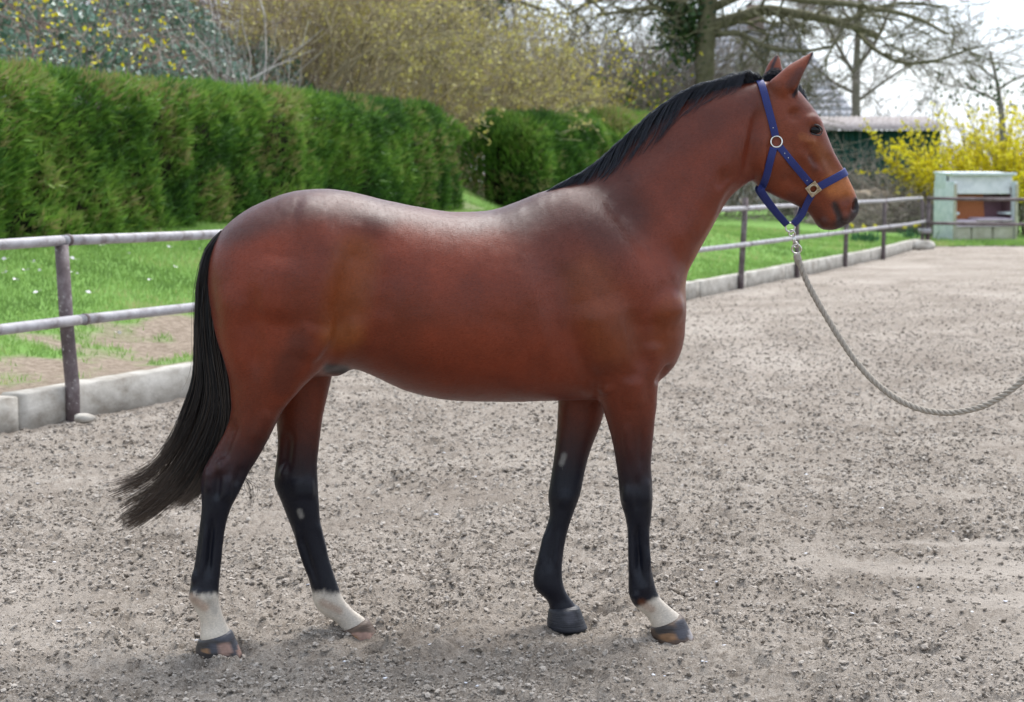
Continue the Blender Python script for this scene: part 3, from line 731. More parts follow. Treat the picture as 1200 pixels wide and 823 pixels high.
tree('ivy_tree', 'dark ivy covered tree at the top edge above the tan shrubs', [(530, 60), (532, 20), (534, -20), (536, -60)], 52, .30, .2,
     [([(534, 0), (560, -10), (600, 0), (640, 12)], 52, .12, .04), ([(533, 10), (500, -6), (470, -4)], 52, .1, .04), ([(600, 0), (640, -12), (690, 0), (715, 22)], 53, .08, .03)], olive_m, 10, 1.6, 2, .010, ((530, 0), (.65, .5, .42), 1800))
tree('bare_tree', 'bare grey tree against the pale sky at the right edge', [(1175, 150), (1172, 120), (1168, 95), (1160, 60)], 74, .13, .05,
     [([(1172, 120), (1140, 105), (1110, 100)], 74, .06, .02), ([(1170, 105), (1195, 90), (1220, 85)], 74, .06, .02), ([(1168, 95), (1150, 80), (1130, 72)], 74, .05, .02)], grey_m, 9, 1.5, 2, .011, ((1165, 112), (1.5, .6, .5), 300))

# ================================================================== BUILDINGS
slate_m = noisy_mat('hazed_grey_slate', (.32, .325, .36), (.40, .405, .44), 3, .75, .25, .4, .03, mapping=(.6, 1, 3))  # slate kept pale and bluish: distance haze is put into its colour
render_m = noisy_mat('pale_house_render', (.46, .45, .44), (.58, .57, .56), 2, .9, .2, .2, .01)
white_m = noisy_mat('white_window_paint', (.62, .64, .68), (.78, .80, .82), 5, .6, .3, .1, .005)
glass_m, n, l, b = mat_new('window_glass', .08, .6, (.05, .06, .08))
house = thing('house', 'large house with a steep grey slate roof behind the bare trees', 'house', (11.5, 100, 0))
hx0, hx1, HY = at_px(790, 100), at_px(988, 100), 100.0
ridge_z, eave_z = float(P(900, 27, HY + 4).z), float(P(900, 142, HY).z)
g = Geo(); g.box(((hx0 + hx1) / 2, HY + 4, eave_z / 2), (hx1 - hx0 - .8, 7.2, eave_z)); g.build('wall', render_m, house)
gv = [(hx0 + .4, HY + .4, eave_z), (hx0 + .4, HY + 7.6, eave_z), (hx0 + .4, HY + 4, ridge_z - .25)]
for xg, nm in ((hx0 + .42, 'gable'),):
    g = Geo(); V = [(xg + dx, y, z) for dx in (-.1, .1) for _, y, z in gv]; g.add(V, [[0, 1, 2], [5, 4, 3]]); g.add(V, [[0, 3, 4, 1], [1, 4, 5, 2], [2, 5, 3, 0]]); g.build(nm, render_m, house)
for sgn in (-1, 1):      # slates laid in courses
    for k in range(15):
        t0, t1 = k / 15, (k + 1.12) / 15
        y0, z0 = HY + 4 + sgn * 4.2 * (1 - t0), eave_z - .15 + (ridge_z - eave_z + .15) * t0; y1, z1 = HY + 4 + sgn * 4.2 * (1 - t1), eave_z - .15 + (ridge_z - eave_z + .15) * t1
        nrm3 = np.array([0, sgn * (ridge_z - eave_z), 4.2]); nrm3 /= np.linalg.norm(nrm3)
        c0, c1 = np.array([0, y0, z0]) + nrm3 * .035, np.array([0, y1, z1]) + nrm3 * .01
        V = [(x, c[1] + e * nrm3[1], c[2] + e * nrm3[2]) for e in (-.05, 0) for x, c in ((hx0, c0), (hx1 + .9 - 3.4 * t0, c0), (hx1 + .9 - 3.4 * t1, c1), (hx0, c1))]
        g = Geo(); g.add(V, [[0, 1, 2, 3], [7, 6, 5, 4], [0, 4, 5, 1], [1, 5, 6, 2], [2, 6, 7, 3], [3, 7, 4, 0]]); g.build('slate_course', slate_m, house)
g = Geo(); g.add([(hx1 + .85, HY - .15, eave_z - .16), (hx1 + .85, HY + 8.15, eave_z - .16), (hx1 - 2.5, HY + 4, ridge_z), (hx1 + .6, HY, eave_z - .4), (hx1 + .6, HY + 8, eave_z - .4)], [[0, 1, 2], [3, 0, 2], [1, 4, 2]]); g.build('hip_slates', slate_m, house)
def house_window(pxx, pyy, w, h, Y):
    c = P(pxx, pyy, Y); g = Geo(); g.box((c.x, Y, c.z), (w, .10, h)); o = g.build('window', white_m, house)
    for sx in (-1, 1):
        for sz in (-1, 1):
            g = Geo(); g.box((c.x + sx * w * .22, Y - .055, c.z + sz * h * .22), (w * .36, .03, h * .36)); g.build('pane', glass_m, o)
for a in (862, 905, 950): house_window(a, 160, 1.1, 1.4, HY + .36)
for pxx, pyy in ((892, 60),):
    c = P(pxx, pyy, HY + 1.6); g = Geo(); g.box((c.x, HY + 2.3, c.z), (1.3, 2.4, 1.25)); o = g.build('dormer', white_m, house)
    g = Geo(); g.box((c.x, HY + 1.08, c.z), (.8, .05, .8)); g.build('pane', glass_m, o)
    g = Geo(); g.box((c.x, HY + 2.2, c.z + .70), (1.6, 2.7, .14)); g.build('dormer_roof', slate_m, o)
c = P(885, 20, HY + 4); g = Geo(); g.box((c.x, HY + 4, ridge_z + .2), (.9, .7, 1.6)); g.build('chimney', noisy_mat('chimney_brick', (.16, .11, .10), (.24, .17, .15), 6), house)

shed_m, n, l, b = mat_new('green_shed_paint', .6, .3)
f1 = noise(n, l, 3, 5, .7, 'Object', (4, 4, .5)); r = ramp(n, [(.3, (.010, .050, .038)), (.7, (.020, .090, .070))]); l.new(f1, r.inputs['Fac']); l.new(r.outputs['Color'], b.inputs['Base Color'])
corr_m = noisy_mat('corrugated_fibre_cement', (.24, .215, .21), (.40, .37, .36), 3, .9, .15, .3, .02)
shed = thing('shed', 'dark green boarded shed with a pale corrugated roof behind the horse head', 'shed', (11.5, 63, 0))
sx0, sx1, SY = at_px(925, 63), at_px(1100, 63), 63.0
s_eave, s_top = float(P(1000, 153, SY).z), float(P(1000, 138, SY + 3).z)
g = Geo(); g.box(((sx0 + sx1) / 2, SY + 1.7, s_eave / 2 - .05), (sx1 - sx0 - .12, 3.0, s_eave - .1)); g.build('inner_wall', noisy_mat('shed_lining', (.02, .03, .028), (.04, .05, .045), 3), shed)
nb = int((sx1 - sx0) / .235); bw = (sx1 - sx0) / nb
for k in range(nb):
    g = Geo(); g.box((sx0 + bw * (k + .5), SY + .16 - (.018 if k % 2 else 0), s_eave / 2), (bw - .012 + (.02 if k % 2 else 0), .03, s_eave)); g.build('board', shed_m, shed)
ncs = 6; cw = (sx1 - sx0 + .5) / ncs
for k in range(ncs):
    x0 = sx0 - .25 + cw * k; nx = 42; V = []
    for i in range(nx + 1):
        x = x0 + (cw + .06) * i / nx; w = .035 * math.sin(x * 2 * math.pi / .177) + (.008 if k % 2 else 0)
        for y, z in ((SY - .25, s_eave + .02), (SY + 3.5, s_top + .05)):
            V += [(x, y, z + w), (x, y, z + w - .014)]
    F = []
    for i in range(nx):
        a = i * 4; b4 = a + 4; F += [[a, b4, b4 + 2, a + 2], [a + 1, a + 3, b4 + 3, b4 + 1], [a, a + 1, b4 + 1, b4], [a + 2, b4 + 2, b4 + 3, a + 3]]
    link('roof_sheet', mesh_np('roof_sheet', V, np.array(F), True), corr_m, shed)

# ================================================================== RIGHT CORNER
chair_paint = noisy_mat('flaking_white_blue_paint', (.52, .59, .61), (.74, .77, .80), 6, .7, .25, .3, .004)
hood_m = noisy_mat('weathered_white_hood', (.58, .60, .62), (.78, .78, .80), 5, .8, .2, .3, .01)
wick_m, n, l, b = mat_new('rust_wicker', .75, .25); wv = n.new('ShaderNodeTexWave'); wv.inputs['Scale'].default_value = 18; wv.bands_direction = 'Z'; wv.inputs['Distortion'].default_value = 1.5
r = ramp(n, [(.2, (.36, .12, .05)), (.8, (.60, .23, .10))]); l.new(wv.outputs['Color'], r.inputs['Fac']); l.new(r.outputs['Color'], b.inputs['Base Color']); bump(n, l, b, wv.outputs['Color'], .6, .02)
purp_m = noisy_mat('dull_purple_lining', (.10, .055, .065), (.17, .095, .11), 8, .85, .2, .3, .005, mapping=(8, 8, 1))
cush_m = noisy_mat('faded_pink_cushion', (.46, .36, .42), (.62, .53, .60), 6, .9, .1, .4, .01)
draw_m = noisy_mat('grubby_cream_board', (.36, .33, .25), (.52, .49, .40), 4, .8, .2, .3, .01)
bc_loc = Vector((at_px(1141, 49.4), 49.4, 0)); bc_rot = Matrix.Rotation(R(14), 4, 'Z')
bchair = thing('hooded_beach_chair', 'weathered white hooded beach chair with rust wicker inside, behind the far fence', 'beach chair', tuple(bc_loc))
def bc(name, c, size, mat, parent=None, rx=0, bev=.012):
    g = Geo(); rot = bc_rot @ Matrix.Rotation(rx, 4, 'X'); g.box(bc_loc + bc_rot @ Vector(c), size, rot)
    return g.build(name, mat, parent or bchair, False, bev)
W, D = 1.86, 1.15
for s in (-1, 1):
    bc('side_panel', (s * (W / 2 - .03), 0.0, .80), (.06, D, 1.66), chair_paint)
    bc('side_panel', (s * (W / 2 - .03), .22, 1.64), (.062, .62, .42), chair_paint)
    bc('edge_trim', (s * (W / 2 - .03), -D / 2 - .02, .78), (.075, .05, 1.56), draw_m)
    bc('armrest', (s * (W / 2 - .16), -.10, .78), (.16, .70, .07), chair_paint)
bc('back_panel', (-.30, .06, 1.00), (W * .62, .05, .95), wick_m, None, R(-10))
bc('back_panel', (.56, .10, 1.00), (W * .32, .05, .95), purp_m, None, R(-10))
bc('side_lining', (W / 2 - .085, .05, 1.05), (.03, .85, .85), purp_m); bc('side_lining', (-W / 2 + .085, .05, 1.05), (.03, .85, .85), wick_m)
bc('outer_back', (0, D / 2 - .03, .9), (W - .14, .05, 1.75), chair_paint)
hood = bc('hood_front', (0, -.30, 1.55), (W - .02, .07, .52), hood_m, None, R(-9)); bc('hood_roof', (0, .10, 1.84), (W + .02, 1.02, .06), chair_paint, None, R(3))
bc('hood_rim', (0, -.42, 1.83), (W + .06, .12, .07), chair_paint, hood)
bc('seat', (0, -.08, .47), (W - .16, .85, .08), purp_m)
bc('cushion', (-.25, -.22, .56), (1.15, .62, .10), cush_m, None, 0, .04); bc('cushion', (.30, -.30, .615), (1.05, .55, .08), cush_m, None, R(4), .035)
bc('seat_ledge', (0, -.52, .44), (W - .12, .14, .05), cush_m)
for k, (x, w) in enumerate(((-.62, .44), (-.08, .60), (.56, .62))):
    o = bc('drawer_front', (x, -.54, .215), (w - .03, .04, .40), draw_m)
    V, F = uvsphere(bc_loc + bc_rot @ Vector((x, -.575, .24)), .025, .025, .025, 10, 8) if False else (None, None)
bc('base_box', (0, -.02, .20), (W - .14, .98, .38), draw_m)
bc('knob', (W / 2 + .02, -.35, .93), (.08, .06, .06), chair_paint)

def forsythia(label, x, y, hgt, stems, nfl, spread):
    root = thing('forsythia_bush', label, 'shrub', (x, y, 0), 'flowering bushes by the beach chair'); seg, tips = [], []
    for k in range(stems):
        a = rng.uniform(0, 6.28); sp = rng.uniform(.10, .62)
        grow(seg, tips, np.array([x + math.cos(a) * spread * .3, y + math.sin(a) * spread * .3, -.1]), nrmz(np.array([math.cos(a) * sp, math.sin(a) * sp * .6, 1.0])), hgt * rng.uniform(.55, .9), .022, 1, 5, .42, .09, -.015, 8, .5, .008)
    seg_obj('stems', seg, olive_m, root)
    S = np.array(seg); S = S[(S[:, 2] > hgt * .28)]
    pick = S[rng.integers(0, len(S), nfl)]; tt_ = rng.random((nfl, 1)); p = pick[:, :3] * (1 - tt_) + pick[:, 3:6] * tt_ + rng.normal(0, .035, (nfl, 3))
    leaf_obj('flowers', p, rdir(nfl), rng.uniform(.07, .15, nfl), rng.uniform(.03, .06, nfl), rng.normal(.5, .25, nfl), yellow_m, root)
forsythia('big yellow forsythia bush behind the hooded beach chair', at_px(1138, 54), 54, 3.35, 54, 8000, 2.2)
forsythia('big yellow forsythia bush cut by the right edge of the picture', at_px(1206, 53), 53, 3.3, 54, 8000, 2.2)

heap_m = noisy_mat('pale_soil_heap', (.34, .27, .20), (.52, .44, .35), 6, .95, .1, .6, .03)
v = ICV.copy(); bm = bmesh.new(); bmesh.ops.create_icosphere(bm, subdivisions=4, radius=1); v = np.array([q.co[:] for q in bm.verts]); f = np.array([[w.index for w in q.verts] for q in bm.faces]); bm.free()
v *= (1 + .3 * fbm(v[:, 0] * 2, v[:, 1] * 2 + v[:, 2], 3, 12))[:, None]; v = v * np.array([1.5, 1.0, 1.15]) + np.array([at_px(1010, 55), 55, .25])
tag(link('soil_heap', mesh_np('soil_heap', v, f, True), heap_m), 'pale mound of soil behind the fence by the horse muzzle', 'heap')
def brush_pile(label, pxx, Y, w, h, n_, z0):
    x = at_px(pxx, Y); seg = []
    for k in range(n_):
        a, b_ = rng.normal(0, .42, 2); q = np.array([x + a * w, Y + b_ * w * .5, z0 + h * max(0.02, (1 - a * a - b_ * b_)) * rng.random()])
        d = rng.normal(0, 1, 3); d[2] *= .35; grow(seg, [], q, nrmz(d), 1.1, .016, 1, 3, .5, .15, 0, 4, .6, .008)
    o = thing('brush_pile', label, 'brush pile', (x, Y, z0)); seg_obj('branches', seg, grey_m, o)
brush_pile('heap of cut grey brushwood in front of the green shed', 1045, 54.5, 3.0, 1.75, 420, 0.0)
brush_pile('low heap of brown brushwood behind the fence near the corner post', 1065, 52, 1.6, 1.1, 260, .0)
brush_pile('heap of brushwood between the horse head and the soil heap', 975, 57, 2.6, 2.2, 330, .3)

daff_leaf = leaf_mat('daffodil_leaves', [(0, (.03, .09, .035)), (1, (.08, .20, .09))], .5, .3, .25)
def daffodils(label, pxx, pyy, Y, nl, nfl):
    q = P(pxx, pyy, Y); zb = float(bank_h(q.x, Y)) if q.x < x_f(Y) else 0.0
    root = thing('daffodil_clump', label, 'flowers', (q.x, Y, zb), 'daffodil clumps behind the fence')
    p = np.column_stack([q.x + rng.normal(0, .16, nl), Y + rng.normal(0, .14, nl), np.full(nl, zb)])
    leaf_obj('leaves', p, rdir(nl, 2.6), rng.uniform(.22, .42, nl), rng.uniform(.012, .02, nl), rng.random(nl), daff_leaf, root)
    for k in range(nfl):
        c_ = np.array([q.x + rng.normal(0, .16), Y - .1 + rng.normal(0, .1), zb + rng.uniform(.28, .42)])
        d = rdir(7); leaf_obj('flower', np.repeat(c_[None], 7, 0), d, np.full(7, .07), np.full(7, .032), rng.random(7), yellow_m, root)
daffodils('daffodil clump with yellow flowers behind the fence below the muzzle', 1012, 262, 43, 90, 5)
daffodils('daffodil clump with yellow flowers beside the far corner post', 1070, 270, 47.5, 60, 6)

# fallen petals on the bank grass
petal_m = noisy_mat('white_petal', (.62, .58, .60), (.80, .76, .76), 30, .7, .2, 0)
pet = mesh_np('petal', *leaf_quads(np.array([[0, 0, 0], [0, 0, 0.0]]), np.array([[1, 0, .15], [-.8, .5, .2]]), np.array([.045, .04]), np.array([.016, .015])))
for pxx, pyy in ((8, 306), (38, 309), (30, 319), (48, 321), (66, 330), (18, 331), (88, 307), (85, 321), (92, 324), (107, 347), (5, 322), (120, 290), (150, 300), (200, 292), (233, 294), (137, 393), (145, 374), (45, 345), (176, 330), (205, 315)):
    for Y in np.arange(12.5, 21, .05):
        q = P(pxx, pyy, Y)
        if q.z < bank_z(q.x, Y) + .03: break
    o = link('petal', pet, petal_m); o.location = (q.x, Y, float(bank_z(q.x, Y)) + .05); o.rotation_euler = (rng.uniform(-.4, .4), rng.uniform(-.4, .4), rng.uniform(0, 6.28)); s = rng.uniform(.7, 1.3); o.scale = (s, s, s)
    tag(o, 'small white petal fallen on the bank grass', 'petal', 'white petals on the bank grass')
# ================================================================== THE HORSE
def YC(px): return 6.245 + (px - 341.0) * (0.19 / 386.0)

def loft(stations, n=36, sub=5, cap=True):
    """stations: fx,fy,bx,by,half_width,dY(lateral offset of the centre),egg,exponent,dent -> closed lofted shell"""
    S = np.array([list(s) + [0.0, 1.0, 0.0][len(s) - 6:] for s in stations], float)
    S = catmull(S, sub)
    th = np.arange(n) * 2 * math.pi / n
    c, s = np.cos(th), np.sin(th)
    V = []
    for fx, fy, bx, by, w, dy, egg, ex, dent in S:
        Y = YC((fx + bx) / 2) + dy
        T, B = np.array(P(fx, fy, Y)), np.array(P(bx, by, Y))
        h = (T - B) / 2; m = (T + B) / 2
        cc = np.sign(c) * np.abs(c) ** ex; ss = np.sign(s) * np.abs(s) ** ex
        cd = np.where(c > 0, cc - dent * (1 - s * s) * 1.4, cc)
        V.append(m + cd[:, None] * h + (ss * max(w, 0.002) * (1 - egg * c))[:, None] * np.array([-0.12, 0.993, 0]))
    m = len(V); V = np.concatenate(V)
    i = np.arange(m - 1)[:, None] * n; k = np.arange(n)[None, :]; k2 = (k + 1) % n
    F = np.stack([i + k, i + k2, i + n + k2, i + n + k], -1).reshape(-1, 4)
    nv = len(V)
    V = np.vstack([V, V[:n].mean(0), V[-n:].mean(0)])
    kk = np.arange(n)
    F3 = np.concatenate([np.stack([np.full(n, nv), (kk + 1) % n, kk], 1),
                         np.stack([np.full(n, nv + 1), (m - 1) * n + kk, (m - 1) * n + (kk + 1) % n], 1)])
    return V, F, F3

trunk = [  # top x,y  bottom x,y  half width, dY, egg, exponent
    (247, 303, 246, 352, .075, 0, 0),
    (258, 276, 254, 388, .150, 0, -.05),
    (276, 257, 270, 425, .205, 0, -.05),
    (305, 240, 300, 446, .245, 0, -.05),
    (342, 227, 338, 446, .272, 0, -.02),
    (380, 223, 378, 436, .280, 0, .02),
    (412, 227, 408, 428, .268, 0, .02),
    (446, 235, 441, 440, .276, 0, .03),
    (484, 243, 480, 458, .294, 0, .03, .98),
    (530, 250, 528, 467, .306, 0, .03, .97),
    (575, 249, 573, 469, .304, 0, .04, .97),
    (612, 236, 614, 469, .288, 0, .08),
    (645, 223, 655, 468, .266, 0, .13),
    (680, 216, 694, 467, .250, 0, .16),
    (715, 226, 726, 463, .238, 0, .12),
    (752, 262, 752, 456, .220, 0, .05),
    (780, 310, 776, 443, .180, 0, .0),
    (797, 348, 793, 414, .110, 0, .0)]
neck = [
    (625, 236, 740, 450, .185, 0, .25),
    (650, 223, 785, 415, .190, 0, .25),
    (678, 210, 799, 365, .175, 0, .22),
    (706, 192, 801, 326, .140, 0, .20),
    (735, 169, 815, 299, .115, 0, .18),
    (768, 141, 830, 272, .100, 0, .15),
    (803, 118, 845, 246, .090, 0, .10),
    (838, 106, 860, 226, .084, 0, .05),
    (868, 99, 880, 212, .078, 0, .0),
    (893, 95, 902, 195, .070, 0, .0),
    (915, 98, 920, 170, .050, 0, .0)]
head = [
    (888, 96, 884, 130, .045, 0, 0),
    (908, 96, 878, 165, .070, 0, -.05),
    (928, 100, 880, 200, .086, 0, -.10),
    (943, 115, 888, 219, .092, 0, -.15, .95),
    (955, 131, 900, 226, .094, 0, -.22, .92),
    (964, 148, 914, 233, .083, 0, -.22, .92),
    (971, 164, 926, 238, .068, 0, -.10, .92),
    (978, 180, 937, 243, .058, 0, .0, .92),
    (986, 194, 946, 249, .052, 0, .0, .92),
    (993, 207, 953, 257, .049, 0, .0, .9),
    (1000, 222, 957, 264, .050, 0, .0, .88),
    (1005, 236, 964, 269, .049, 0, .0, .88),
    (1006, 246, 975, 270, .042, 0, .0, .9),
    (1001, 257, 985, 267, .026, 0, .0)]
near_ear = [
    (931, 118, 900, 112, .030, -.050, 0, 1, .0),
    (933, 110, 905, 99, .033, -.055, 0, 1, .10),
    (938.5, 101, 914, 90, .032, -.058, 0, 1, .30),
    (943, 92, 923, 81.5, .028, -.060, 0, 1, .42),
    (947.5, 81, 932, 74, .021, -.060, 0, 1, .42),
    (951, 71, 942, 67.5, .013, -.060, 0, 1, .3),
    (954.5, 60, 952, 60, .004, -.060)]
far_ear = [
    (926, 112, 894, 106, .028, .055, 0, 1, .0),
    (922, 100, 896, 96, .030, .060, 0, 1, .15),
    (920, 90, 899, 85, .028, .062, 0, 1, .3),
    (918, 81, 902, 76, .022, .064, 0, 1, .3),
    (915, 71, 906, 69, .013, .066, 0, 1, .2),
    (912, 63, 910, 63, .004, .066)]
near_hind = [
    (360, 300, 285, 310, .040, -.070),
    (390, 340, 258, 345, .092, -.128),
    (398, 378, 252, 380, .110, -.135),
    (393, 405, 260, 408, .108, -.135),
    (376, 430, 268, 434, .098, -.132),
    (352, 455, 271, 460, .084, -.126),
    (333, 478, 271, 483, .070, -.120),
    (318, 508, 263, 505, .056, -.114),
    (304, 535, 250, 530, .048, -.108),
    (292, 554, 239, 549, .047, -.105),
    (281, 577, 235, 568, .046, -.103),
    (271, 596, 236, 592, .039, -.102),
    (264, 622, 233, 620, .030, -.100),
    (260, 660, 228, 658, .028, -.098),
    (257, 688, 223, 686, .034, -.096),
    (257, 705, 221, 701, .037, -.095),
    (261, 720, 229, 716, .032, -.094),
    (266, 732, 235, 731, .033, -.093),
    (271, 741, 234, 748, .044, -.092),
    (273, 748, 238, 755, .040, -.092)]
far_hind = [
    (385, 330, 290, 330, .080, .120),
    (394, 385, 300, 385, .090, .125),
    (391, 425, 312, 430, .085, .120),
    (385, 455, 320, 468, .072, .115),
    (379, 485, 324, 497, .060, .110),
    (375, 515, 325, 524, .050, .106),
    (372, 545, 322, 552, .046, .104),
    (373, 568, 321, 567, .047, .102),
    (374, 590, 329, 588, .044, .101),
    (377, 620, 340, 616, .033, .100),
    (386, 655, 353, 652, .028, .098),
    (397, 688, 364, 688, .034, .097),
    (403, 702, 367, 706, .036, .096),
    (412, 713, 377, 719, .031, .096),
    (424, 722, 393, 729, .032, .095),
    (433, 730, 402, 740, .040, .095),
    (436, 735, 408, 743, .036, .095)]
near_fore = [
    (775, 330, 700, 345, .040, -.070),
    (786, 375, 684, 392, .090, -.125),
    (780, 412, 688, 428, .088, -.125),
    (771, 445, 698, 456, .078, -.122),
    (769, 475, 707, 480, .066, -.118),
    (766, 508, 716, 512, .055, -.112),
    (763, 542, 722, 545, .046, -.108),
    (764.5, 566, 725, 568, .046, -.106),
    (765, 585, 727, 588, .048, -.105),
    (763, 608, 733, 608, .041, -.104),
    (761, 628, 735.5, 630, .030, -.103),
    (762, 655, 736, 658, .028, -.102),
    (766, 678, 736, 682, .034, -.101),
    (771, 696, 737, 698, .036, -.100),
    (779, 706, 745, 712, .032, -.100),
    (790, 715, 757, 722, .031, -.100),
    (800, 723, 765, 736, .044, -.099),
    (803, 729, 769, 740, .040, -.099)]
far_fore = [
    (750, 380, 660, 390, .080, .110),
    (730, 430, 656, 440, .076, .112),
    (712, 470, 654, 476, .064, .110),
    (703, 500, 652, 508, .055, .108),
    (691, 531, 649, 536, .047, .106),
    (684, 560, 645, 562, .046, .105),
    (680, 580, 642, 583, .047, .104),
    (672, 602, 644, 603, .040, .103),
    (665, 624, 638, 624, .030, .102),
    (660, 652, 631, 650, .028, .101),
    (659, 674, 625, 672, .034, .100),
    (662, 690, 626, 689, .036, .100),
    (669, 702, 640, 703, .031, .100),
    (676, 711, 644, 713, .038, .099),
    (678, 718, 643, 720, .040, .099)]
sheath = [
    (374, 422, 370, 440, .032, .0), (390, 424, 386, 440, .040, .0), (402, 427, 398, 441, .034, .0), (410, 430, 407, 438, .016, .0)]

def widen(st, k):
    out = []
    for s in st:
        mx, my = (s[0] + s[2]) / 2, (s[1] + s[3]) / 2
        out.append((mx + (s[0] - mx) * k, my + (s[1] - my) * k, mx + (s[2] - mx) * k, my + (s[3] - my) * k, s[4] * 1.1) + tuple(s[5:]))
    return out
near_ear = near_ear[:1] + widen(near_ear[1:-1], 1.30) + near_ear[-1:]; far_ear = far_ear[:1] + widen(far_ear[1:-1], 1.25) + far_ear[-1:]
def wmesh(parts):
    V, F4, F3, k = [], [], [], 0
    for v, f, t in parts:
        V.append(v); F4.append(f + k); F3.append(t + k); k += len(v)
    return mesh_np('shells', np.concatenate(V), [np.concatenate(F4), np.concatenate(F3)])
shells = wmesh([loft(s) for s in (trunk, neck, head, near_ear, far_ear, near_hind, far_hind, near_fore, far_fore, sheath)])
tmp = bpy.data.objects.new('shells', shells); col.objects.link(tmp)
md = tmp.modifiers.new('remesh', 'REMESH'); md.mode = 'VOXEL'; md.voxel_size = 0.0066
dg = bpy.context.evaluated_depsgraph_get(); dg.update()
body_me = bpy.data.meshes.new_from_object(tmp.evaluated_get(dg))
bpy.data.objects.remove(tmp)
nv = len(body_me.vertices)
co = np.empty(nv * 3, np.float32); body_me.vertices.foreach_get('co', co); co = co.reshape(-1, 3).astype(float)
ed = np.empty(len(body_me.edges) * 2, np.int32); body_me.edges.foreach_get('vertices', ed); ed = ed.reshape(-1, 2)
deg = np.bincount(ed.ravel(), minlength=nv).astype(float)[:, None]
def lap(X):
    out = np.empty_like(X)
    for k in range(X.shape[1]):
        out[:, k] = np.bincount(ed[:, 0], X[ed[:, 1], k], nv) + np.bincount(ed[:, 1], X[ed[:, 0], k], nv)
    return out / deg
def normals():
    body_me.vertices.foreach_set('co', co.astype(np.float32).ravel()); body_me.update()
    nn = np.empty(nv * 3, np.float32); body_me.vertices.foreach_get('normal', nn)
    return nn.reshape(-1, 3).astype(float)
px = to_px(co)
# smoothing: strong where limbs run into the trunk, light on legs and head
m_body = smooth01(px[:, 1], 520, 440) * smooth01(px[:, 0], 900, 860)
m_ear = smooth01(px[:, 1], 116, 108) * smooth01(px[:, 0], 892, 898)
for it in range(80):
    w = 0.5 * m_body if it >= 4 else np.maximum(0.5 * m_body, 0.45 - .33 * m_ear)
    co += w[:, None] * (lap(co) - co)
    if it in (20, 55): co += normals() * (0.004 * m_body)[:, None]
px = to_px(co)
ycv = YC(px[:, 0])
side = co[:, 1] - ycv                       # <0 near side

def seg_dist(pts, frac=False):
    p = np.array(pts, float); d = np.full(nv, 1e9); fr = np.zeros(nv)
    x0, x1 = p[:, 0].min() - 90, p[:, 0].max() + 90; y0, y1 = p[:, 1].min() - 90, p[:, 1].max() + 90
    idx = np.where((px[:, 0] > x0) & (px[:, 0] < x1) & (px[:, 1] > y0) & (px[:, 1] < y1))[0]
    q = px[idx]; dd = np.full(len(idx), 1e9); ff = np.full(len(idx), .5)
    if len(p) == 1: dd = np.hypot(*(q - p[0]).T)
    sl = np.hypot(*np.diff(p, axis=0).T); cum = np.concatenate([[0], np.cumsum(sl)]); tot = max(cum[-1], 1e-6)
    for i, (a, b) in enumerate(zip(p[:-1], p[1:])):
        t = np.clip(((q - a) @ (b - a)) / max((b - a) @ (b - a), 1e-9), 0, 1)
        e = np.hypot(*(q - a - t[:, None] * (b - a)).T); s_ = e < dd
        dd = np.where(s_, e, dd); ff = np.where(s_, (cum[i] + t * sl[i]) / tot, ff)
    d[idx] = dd; fr[idx] = ff
    return (d, fr) if frac else d
def stroke(pts, r, amt, where='both'):
    d, fr = seg_dist(pts, True); w = np.clip(1 - (d / r) ** 2, 0, 1) ** 2
    if len(pts) > 1: w = w * smooth01(np.minimum(fr, 1 - fr), -.06, .28)
    if where == 'near': w = w * (side < -0.01)
    elif where == 'far': w = w * (side > 0.01)
    return w * amt
